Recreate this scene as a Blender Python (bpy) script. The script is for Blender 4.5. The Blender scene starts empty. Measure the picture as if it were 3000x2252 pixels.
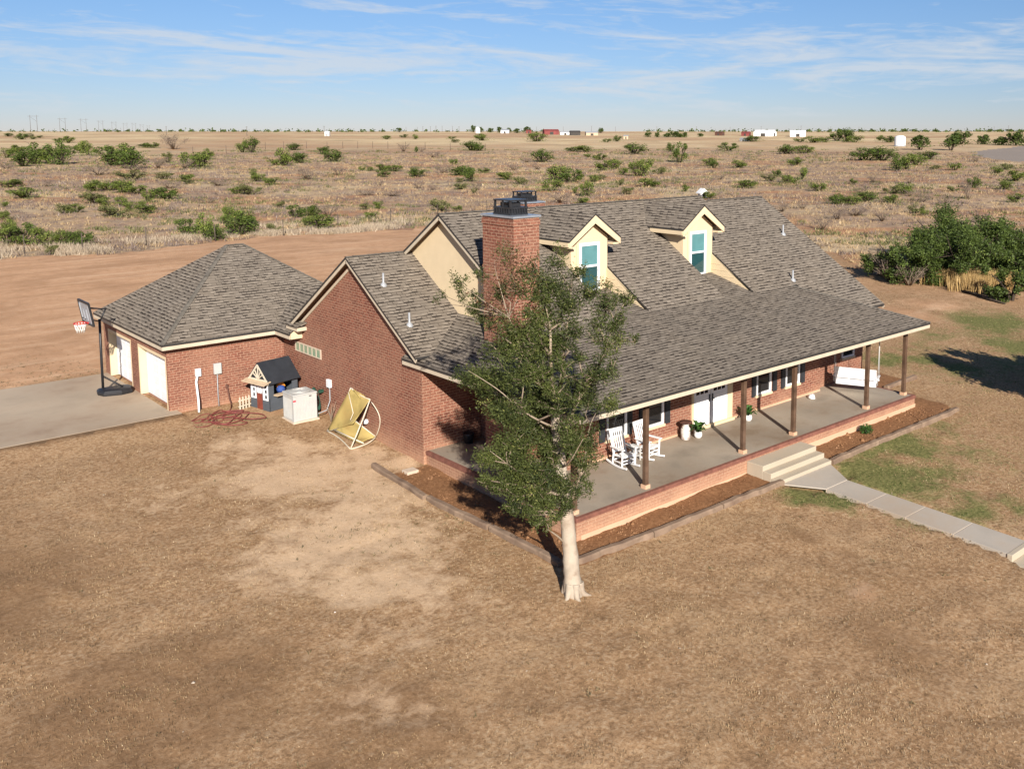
import bpy, math, random
import numpy as np
from mathutils import Vector, Matrix
rng = np.random.default_rng(7)
random.seed(7)
R = math.radians
scene = bpy.context.scene
col = scene.collection
cl = lambda v, a, b: max(a, min(b, v))

# ------------------------------------------------------------------ helpers
ORG = {}

def tag(o, label=None, cat=None, group=None, kind=None):
    if label: o['label'] = label
    if cat: o['category'] = cat
    if group: o['group'] = group
    if kind: o['kind'] = kind
    return o

def thing(name, label, cat, loc, rz=0.0, group=None):
    o = bpy.data.objects.new(name, None)
    col.objects.link(o)
    o.location = loc
    o.rotation_euler = (0, 0, rz)
    o.empty_display_size = 0.2
    tag(o, label, cat, group)
    ORG[o.name] = Vector(loc)
    return o

def copy_tree(o, parent=None):
    c = o.copy()
    col.objects.link(c)
    if parent is not None:
        c.parent = parent
    for ch in list(o.children):
        copy_tree(ch, c)
    return c

class MB:
    def __init__(s):
        s.v = []; s.f = []; s.sm = []; s.mi = []; s.m = 0
    def add(s, vs, fs, smooth=False):
        b = len(s.v)
        s.v += [tuple(map(float, p)) for p in vs]
        for f in fs:
            s.f.append(tuple(b + i for i in f)); s.sm.append(smooth); s.mi.append(s.m)
        return s
    def poly(s, pts):
        return s.add(pts, [tuple(range(len(pts)))])
    def prism(s, pts, off):
        n = len(pts)
        off = Vector(off)
        q = [Vector(p) + off for p in pts]
        fs = [tuple(range(n)), tuple(range(2 * n - 1, n - 1, -1))]
        for i in range(n):
            j = (i + 1) % n
            fs.append((i, i + n, j + n, j))
        return s.add(list(pts) + q, fs)
    def box(s, x0, x1, y0, y1, z0, z1):
        return s.prism([(x0, y0, z0), (x1, y0, z0), (x1, y1, z0), (x0, y1, z0)], (0, 0, z1 - z0))
    def bar(s, a, b, w, h, up=(0, 0, 1)):
        a, b = Vector(a), Vector(b)
        d = (b - a).normalized()
        u = Vector(up)
        r = d.cross(u)
        if r.length < 1e-4: r = d.cross(Vector((1, 0, 0)))
        r.normalize(); u = r.cross(d)
        pts = [a + r * x * w / 2 + u * y * h / 2 for x, y in ((-1, -1), (1, -1), (1, 1), (-1, 1))]
        return s.prism(pts, b - a)
    def tube(s, pts, rad, n=8, closed=False, jit=0.0):
        pts = [Vector(p) for p in pts]
        k = len(pts)
        if not hasattr(rad, '__len__'): rad = [rad] * k
        vs = []; ref = None
        for i, p in enumerate(pts):
            if closed: d = pts[(i + 1) % k] - pts[i - 1]
            else: d = pts[min(i + 1, k - 1)] - pts[max(i - 1, 0)]
            d.normalize()
            if ref is None:
                ref = d.cross(Vector((0, 0, 1)))
                if ref.length < .05: ref = d.cross(Vector((1, 0, 0)))
            ref = (ref - d * ref.dot(d))
            if ref.length < 1e-5: ref = d.orthogonal()
            ref.normalize()
            b = d.cross(ref)
            for j in range(n):
                a = 2 * math.pi * j / n
                rr = rad[i] * (1 + (random.uniform(-jit, jit) if jit else 0))
                vs.append(p + ref * math.cos(a) * rr + b * math.sin(a) * rr)
        fs = []
        m = k if closed else k - 1
        for i in range(m):
            i2 = (i + 1) % k
            for j in range(n):
                j2 = (j + 1) % n
                fs.append((i * n + j, i * n + j2, i2 * n + j2, i2 * n + j))
        s.add(vs, fs, True)
        if not closed:
            b = len(s.v) - len(vs)
            s.f.append(tuple(b + j for j in range(n))[::-1]); s.sm.append(False); s.mi.append(s.m)
            s.f.append(tuple(b + (k - 1) * n + j for j in range(n))); s.sm.append(False); s.mi.append(s.m)
        return s
    def lathe(s, prof, c=(0, 0, 0), n=20):
        vs = []
        for r, z in prof:
            for j in range(n):
                a = 2 * math.pi * j / n
                vs.append((c[0] + r * math.cos(a), c[1] + r * math.sin(a), c[2] + z))
        fs = []
        for i in range(len(prof) - 1):
            for j in range(n):
                j2 = (j + 1) % n
                fs.append((i * n + j, i * n + j2, (i + 1) * n + j2, (i + 1) * n + j))
        s.add(vs, fs, True)
        return s

def uv_box(me):
    """metric UVs: u runs level along each face, v runs up its slope"""
    uvl = me.uv_layers.new(name='UVMap')
    n = len(me.loops)
    co = np.empty(len(me.vertices) * 3, np.float32); me.vertices.foreach_get('co', co); co = co.reshape(-1, 3)
    li = np.empty(n, np.int32); me.loops.foreach_get('vertex_index', li)
    uv = np.zeros((n, 2), np.float32)
    for p in me.polygons:
        nr = p.normal
        u = Vector((-nr.y, nr.x, 0))
        if u.length < 1e-3: u = Vector((1, 0, 0))
        u.normalize()
        w = nr.cross(u)
        if w.z < 0: w = -w
        sl = slice(p.loop_start, p.loop_start + p.loop_total)
        c = co[li[sl]]
        uv[sl, 0] = c @ np.array(u); uv[sl, 1] = c @ np.array(w)
    uvl.data.foreach_set('uv', uv.ravel())

def part(name, mb, mat, parent=None, local=False, label=None, bevel=0.0):
    me = bpy.data.meshes.new(name)
    org = Vector((0, 0, 0))
    if parent is not None:
        org = ORG.get(parent.name, Vector((0, 0, 0)))
    vs = mb.v if (local or parent is None) else [(p[0] - org.x, p[1] - org.y, p[2] - org.z) for p in mb.v]
    me.from_pydata(vs, [], mb.f)
    me.polygons.foreach_set('use_smooth', mb.sm)
    for m in (mat if isinstance(mat, (list, tuple)) else [mat]):
        me.materials.append(m)
    me.polygons.foreach_set('material_index', mb.mi)
    me.validate(); me.update()
    uv_box(me)
    o = bpy.data.objects.new(name, me)
    col.objects.link(o)
    if parent is not None:
        o.parent = parent
        ORG[o.name] = org
    if label: o['label'] = label
    if bevel:
        b = o.modifiers.new('bevel', 'BEVEL'); b.width = bevel; b.segments = 2; b.limit_method = 'ANGLE'; b.angle_limit = R(40)
    return o

def bulk(name, V, F, mat, parent=None, attr=None, smooth=False):
    """numpy mesh: V (n,3), F (m,k); attr = per-face float 'rnd'"""
    V = np.asarray(V, np.float32); F = np.asarray(F, np.int32)
    me = bpy.data.meshes.new(name)
    m, k = F.shape
    me.vertices.add(len(V)); me.vertices.foreach_set('co', V.ravel())
    me.loops.add(m * k); me.loops.foreach_set('vertex_index', F.ravel())
    me.polygons.add(m)
    me.polygons.foreach_set('loop_start', np.arange(0, m * k, k, dtype=np.int32))
    me.polygons.foreach_set('loop_total', np.full(m, k, np.int32))
    if smooth: me.polygons.foreach_set('use_smooth', np.ones(m, bool))
    me.update(calc_edges=True)
    me.materials.append(mat)
    if attr is not None:
        a = me.attributes.new('rnd', 'FLOAT', 'FACE'); a.data.foreach_set('value', np.asarray(attr, np.float32))
    o = bpy.data.objects.new(name, me)
    col.objects.link(o)
    if parent is not None: o.parent = parent
    return o

# ------------------------------------------------------------------ materials
class NT:
    def __init__(s, name):
        s.m = bpy.data.materials.new(name); s.m.use_nodes = True
        s.t = s.m.node_tree; s.n = s.t.nodes; s.n.clear()
        s.out = s.n.new('ShaderNodeOutputMaterial')
    def N(s, typ, ins=None, **kw):
        n = s.n.new('ShaderNode' + typ)
        for k, v in kw.items(): setattr(n, k, v)
        for k, v in (ins or {}).items(): s.S(n, k, v)
        return n
    def S(s, n, k, v):
        sock = n.inputs[k]
        if isinstance(v, bpy.types.NodeSocket): s.t.links.new(v, sock)
        else: sock.default_value = v
    def math(s, op, a, b=0.0, c=None):
        n = s.N('Math', {0: a, 1: b}, operation=op)
        if c is not None: s.S(n, 2, c)
        return n.outputs[0]
    def mix(s, f, a, b, bt='MIX'):
        n = s.n.new('ShaderNodeMix'); n.data_type = 'RGBA'; n.blend_type = bt
        s.S(n, 0, f)
        for i, v in ((6, a), (7, b)):
            if not isinstance(v, bpy.types.NodeSocket): v = (v[0], v[1], v[2], 1)
            s.S(n, i, v)
        return n.outputs[2]
    def noise(s, vec, scale, detail=4, rough=.55, dist=0.0):
        n = s.N('TexNoise', {'Scale': scale, 'Detail': detail, 'Roughness': rough, 'Distortion': dist})
        if vec is not None: s.S(n, 'Vector', vec)
        return n.outputs['Fac']
    def ramp(s, f, lo, hi):
        n = s.N('MapRange', {0: f, 1: lo, 2: hi, 3: 0.0, 4: 1.0}); n.clamp = True
        return n.outputs[0]
    def pos(s): return s.N('NewGeometry').outputs['Position']
    def uv(s): return s.N('UVMap').outputs[0]
    def fin(s, colr, rough=.8, bump=None, bs=.3, bd=.02, spec=.3, metal=0.0):
        p = s.N('BsdfPrincipled', {'Roughness': rough, 'Metallic': metal})
        p.inputs['Specular IOR Level'].default_value = spec
        if not isinstance(colr, bpy.types.NodeSocket): colr = (colr[0], colr[1], colr[2], 1)
        s.S(p, 'Base Color', colr)
        if bump is not None:
            b = s.N('Bump', {'Strength': bs, 'Distance': bd, 'Height': bump})
            s.t.links.new(b.outputs[0], p.inputs['Normal'])
        s.t.links.new(p.outputs[0], s.out.inputs[0])
        s.p = p
        return s.m

def mottled(name, c, var=.18, scale=3.0, rough=.75, spec=.3, bump=.0, metal=0.0, dirt=None, fine=30.0):
    t = NT(name)
    P = t.pos()
    f = t.ramp(t.noise(P, scale, 5), .3, .7)
    g = t.noise(P, fine, 3)
    a = tuple(x * (1 - var) for x in c); b = tuple(min(1, x * (1 + var)) for x in c)
    k = t.mix(f, a, b)
    k = t.mix(t.math('MULTIPLY', g, .25), k, tuple(x * .55 for x in c))
    if dirt:
        d = t.ramp(t.noise(P, scale * .5, 6, .65), .45, .64)
        k = t.mix(t.math('MULTIPLY', d, dirt[3]), k, dirt[:3])
    return t.fin(k, rough, g if bump else None, bump, .01, spec, metal)

def mat_brick(name='brick'):
    t = NT(name)
    uv = t.uv(); P = t.pos()
    b = t.N('TexBrick', {'Vector': uv, 'Color1': (.100, .028, .019, 1), 'Color2': (.225, .074, .046, 1), 'Mortar': (.34, .215, .148, 1), 'Scale': 1.0, 'Mortar Size': .016, 'Mortar Smooth': .2, 'Bias': .0, 'Brick Width': .27, 'Row Height': .10})
    n1 = t.ramp(t.noise(P, 9.0, 4, .7), .35, .68)
    n2 = t.ramp(t.noise(P, .55, 4), .35, .7)
    n3 = t.ramp(t.noise(P, 11.0, 3, .7), .50, .60)
    k = t.mix(t.math('MULTIPLY', n1, .58), b.outputs[0], (.26, .118, .075))
    k = t.mix(t.math('MULTIPLY', n3, .62), k, (.12, .04, .03))
    k = t.mix(t.math('MULTIPLY', n2, .42), k, (.31, .175, .115))
    z = t.N('SeparateXYZ', {0: P}).outputs[2]
    low = t.math('MULTIPLY', t.ramp(t.math('ADD', z, t.math('MULTIPLY', t.noise(P, 1.3, 4), .9)), .75, -.15), .55)
    k = t.mix(low, k, (.55, .33, .2))
    h = t.math('ADD', b.outputs[1], t.math('MULTIPLY', n1, -.6))
    return t.fin(k, .9, h, .55, -.02, .15)

def mat_shingle():
    t = NT('shingle')
    uv = t.uv(); P = t.pos()
    s = t.N('SeparateXYZ', {0: uv})
    wob = t.math('MULTIPLY', t.math('SUBTRACT', t.noise(P, 1.7, 3), .5), .07)
    v = t.math('DIVIDE', t.math('ADD', s.outputs[1], wob), .155)
    row = t.math('FLOOR', v); fv = t.math('FRACT', v)
    uu = t.math('ADD', t.math('DIVIDE', s.outputs[0], .21), t.math('MULTIPLY', row, .37))
    cu = t.math('FLOOR', uu); fu = t.math('FRACT', uu)
    wn = t.N('TexWhiteNoise', {'Vector': t.N('CombineXYZ', {0: cu, 1: row}).outputs[0]}, noise_dimensions='2D')
    rnd = wn.outputs['Value']
    wn2 = t.N('TexWhiteNoise', {'Vector': t.N('CombineXYZ', {0: t.math('ADD', cu, 91.3), 1: row}).outputs[0]}, noise_dimensions='2D').outputs['Value']
    lw = t.math('ADD', .16, t.math('MULTIPLY', wn2, .40))
    rowline = t.math('LESS_THAN', fv, lw)
    deep = t.math('ADD', .42, t.math('MULTIPLY', t.math('GREATER_THAN', rnd, .40), .53))
    seam = t.math('MULTIPLY', t.math('LESS_THAN', fu, .12), t.math('GREATER_THAN', wn2, .45))
    base = t.mix(rnd, (.178, .146, .112), (.262, .219, .172))
    big = t.ramp(t.noise(P, .5, 5, .6), .35, .7)
    base = t.mix(t.math('MULTIPLY', big, .45), base, (.175, .152, .128))
    stain = t.ramp(t.noise(P, 2.6, 5, .7), .5, .8)
    base = t.mix(t.math('MULTIPLY', stain, .35), base, (.11, .095, .08))
    dk = t.math('MAXIMUM', t.math('MULTIPLY', rowline, deep), t.math('MULTIPLY', seam, .7))
    k = t.mix(dk, base, (.028, .022, .018))
    g = t.noise(P, 60, 2)
    k = t.mix(t.math('MULTIPLY', g, .35), k, t.mix(.5, k, (.04, .035, .03)))
    h = t.math('ADD', t.math('SUBTRACT', 1.0, fv), t.math('MULTIPLY', rnd, .5))
    return t.fin(k, .95, h, .5, .03, .1)

def mat_leaf(name, dark, light, hot, trans=.3):
    t = NT(name)
    a = t.N('Attribute', attribute_name='rnd').outputs['Fac']
    P = t.pos()
    n = t.ramp(t.noise(P, 1.1, 3), .35, .68)
    f = t.math('ADD', t.math('MULTIPLY', a, .6), t.math('MULTIPLY', n, .4))
    k = t.mix(t.ramp(f, .1, .75), dark, light)
    k = t.mix(t.ramp(a, .86, 1.0), k, hot)
    d = t.N('BsdfPrincipled', {'Base Color': k, 'Roughness': .6}); d.inputs['Specular IOR Level'].default_value = .25
    tr = t.N('BsdfTranslucent', {'Color': k})
    mx = t.N('MixShader', {0: trans, 1: d.outputs[0], 2: tr.outputs[0]})
    t.t.links.new(mx.outputs[0], t.out.inputs[0])
    return t.m

def mat_glass(name, c, rough=.05):
    t = NT(name)
    n = t.noise(t.pos(), 1.5, 2)
    k = t.mix(n, tuple(x * .6 for x in c), tuple(x * 1.3 for x in c))
    return t.fin(k, rough, spec=.6)

M = {}
M['brick'] = mat_brick()
M['shingle'] = mat_shingle()
M['cream'] = mottled('cream_paint', (.62, .495, .32), .06, 2.0, .7, .2, fine=8, dirt=(.55, .42, .27, .25))
M['fascia'] = mottled('fascia_paint', (.49, .415, .31), .08, 3.0, .7, .25, fine=10)
M['soffit'] = mottled('soffit_brown', (.16, .10, .06), .15, 3.0, .8)
M['drip'] = mottled('drip_edge', (.035, .032, .03), .2, 4.0, .5)
M['white'] = mottled('white_paint', (.74, .74, .74), .03, 2.0, .5, .35, fine=6)
M['metalgrey'] = mottled('grey_metal', (.30, .31, .32), .08, 4.0, .45, .5)
M['acwhite'] = mottled('ac_paint', (.43, .43, .41), .06, 4.0, .5, .4, dirt=(.45, .4, .33, .3))
M['black'] = mottled('black_plastic', (.018, .018, .02), .3, 6.0, .45, .4)
M['chimcap'] = mottled('black_cap_metal', (.02, .021, .024), .3, 6.0, .35, .5)
M['flash'] = mottled('zinc_flashing', (.33, .36, .40), .12, 4.0, .35, .5, metal=.4)
M['shutter'] = mottled('shutter_black', (.028, .030, .034), .2, 6.0, .5)
M['wood'] = mottled('stained_post', (.092, .052, .031), .35, 2.5, .75, .25, dirt=(.15, .10, .07, .3))
M['concrete'] = mottled('concrete', (.43, .34, .245), .22, .45, .85, .2, .15, dirt=(.26, .185, .125, .85), fine=20)
M['porchfloor'] = mottled('porch_concrete', (.325, .275, .215), .28, .7, .75, .25, .1, dirt=(.165, .118, .078, .85), fine=14)
M['walk'] = mottled('path_concrete', (.40, .35, .29), .09, .9, .85, .2, .15, dirt=(.33, .24, .16, .5), fine=24)
M['steps'] = mottled('step_concrete', (.43, .365, .275), .08, 1.2, .85, .2, .12, dirt=(.38, .28, .18, .4), fine=24)
M['plinth'] = mottled('plinth_render', (.56, .36, .235), .10, 1.5, .9, .15, .2, dirt=(.45, .25, .15, .5), fine=24)
M['rowlock'] = mottled('rowlock_brick', (.185, .075, .052), .3, 5.0, .85)
M['timber'] = mottled('weathered_timber', (.235, .165, .115), .3, 5.0, .95, .1, .5, dirt=(.13, .085, .06, .8), fine=26)
M['slate'] = mottled('slate_grey_paint', (.075, .085, .098), .12, 4.0, .6)
M['playroof'] = mottled('playhouse_roof', (.022, .025, .031), .2, 3.0, .6)
M['tan'] = mottled('tan_wood', (.50, .38, .25), .12, 5.0, .8)
M['reddoor'] = mottled('redbrown_paint', (.19, .045, .028), .2, 5.0, .6)
M['hose'] = mottled('red_hose', (.19, .05, .042), .2, 5.0, .55)
M['greenhose'] = mottled('green_hose', (.02, .06, .04), .2, 5.0, .5)
M['yellow'] = mottled('sun_bleached_canvas', (.36, .275, .10), .28, 3.0, .85, .1, dirt=(.24, .16, .06, .7))
M['pipe'] = mottled('pale_frame_tube', (.56, .50, .39), .12, 6.0, .5, .4, dirt=(.4, .32, .2, .4))
M['rust'] = mottled('rusty_iron', (.11, .05, .035), .3, 8.0, .8)
M['canwhite'] = mottled('chipped_white_enamel', (.6, .57, .52), .1, 6.0, .6, .3, dirt=(.16, .065, .035, 1.0), fine=9)
M['orange'] = mottled('orange_plastic', (.65, .25, .03), .1, 6.0, .5)
M['red'] = mottled('red_paint', (.5, .03, .03), .1, 3.0, .6)
M['tagred'] = mottled('red_tag', (.7, .03, .05), .05, 3.0, .6)
M['pot'] = mottled('white_glazed_pot', (.72, .70, .66), .08, 8.0, .45, .4)
M['barnred'] = mottled('barn_red', (.20, .05, .045), .2, .3, .8)
M['barnwhite'] = mottled('barn_white', (.75, .75, .74), .05, .3, .7)
M['barndark'] = mottled('dark_shed', (.05, .045, .04), .2, .3, .8)
M['stone'] = mottled('pale_block', (.52, .42, .32), .1, 4.0, .9, .1, .2)
M['net'] = mottled('net_cord', (.75, .73, .68), .1, 8.0, .8)
M['pole_wood'] = mottled('utility_wood', (.13, .115, .105), .2, 1.0, .9)
M['fencewood'] = mottled('fence_post_wood', (.085, .065, .05), .3, 5.0, .9)
M['glass'] = mat_glass('dark_window_glass', (.012, .012, .013), .04)
M['glassupper'] = mat_glass('pale_teal_glass', (.09, .22, .23), .12)  # lighter teal for the upper dormer panes
M['glassteal'] = mat_glass('teal_dark_glass', (.018, .06, .065), .06)
M['glassblock'] = mat_glass('green_glass_block', (.22, .30, .20), .15)
M['board'] = mottled('backboard_grey', (.28, .29, .31), .15, 6.0, .4, .5)
M['dormwood'] = mottled('dormer_soffit_wood', (.36, .17, .05), .15, 6.0, .7)
M['bark'] = mottled('pale_bark', (.40, .335, .26), .18, 4.0, .9, .1, .6, dirt=(.22, .16, .115, .9), fine=34)
M['twig'] = mottled('brown_twig', (.26, .20, .145), .25, 6.0, .9, .1, dirt=(.16, .12, .085, .7))
M['darkbark'] = mottled('dark_bark', (.055, .042, .032), .3, 5.0, .9, .1)
M['leaf'] = mat_leaf('elm_leaf', (.024, .035, .011), (.105, .126, .032), (.28, .28, .085), .3)
M['leafdry'] = mat_leaf('browning_leaf', (.10, .055, .03), (.20, .10, .055), (.26, .2, .08), .3)
M['mesq'] = mat_leaf('mesquite_leaf', (.030, .048, .011), (.090, .128, .024), (.18, .22, .05), .25)
M['shr_d'] = mat_leaf('shrub_dark', (.042, .068, .014), (.120, .165, .030), (.24, .27, .06), .25)
M['shr_g'] = mat_leaf('shrub_green', (.070, .098, .020), (.18, .225, .042), (.34, .34, .09), .25)
M['shr_y'] = mat_leaf('shrub_yellowish', (.085, .095, .03), (.19, .195, .065), (.34, .3, .14), .25)
M['shr_b'] = mat_leaf('shrub_brown', (.075, .052, .042), (.17, .125, .10), (.28, .2, .15), .1)
M['fern'] = mat_leaf('fern_leaf', (.02, .05, .012), (.05, .13, .025), (.1, .2, .04), .3)
M['straw'] = mat_leaf('golden_straw', (.32, .20, .075), (.52, .36, .155), (.62, .46, .24), .2)
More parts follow.
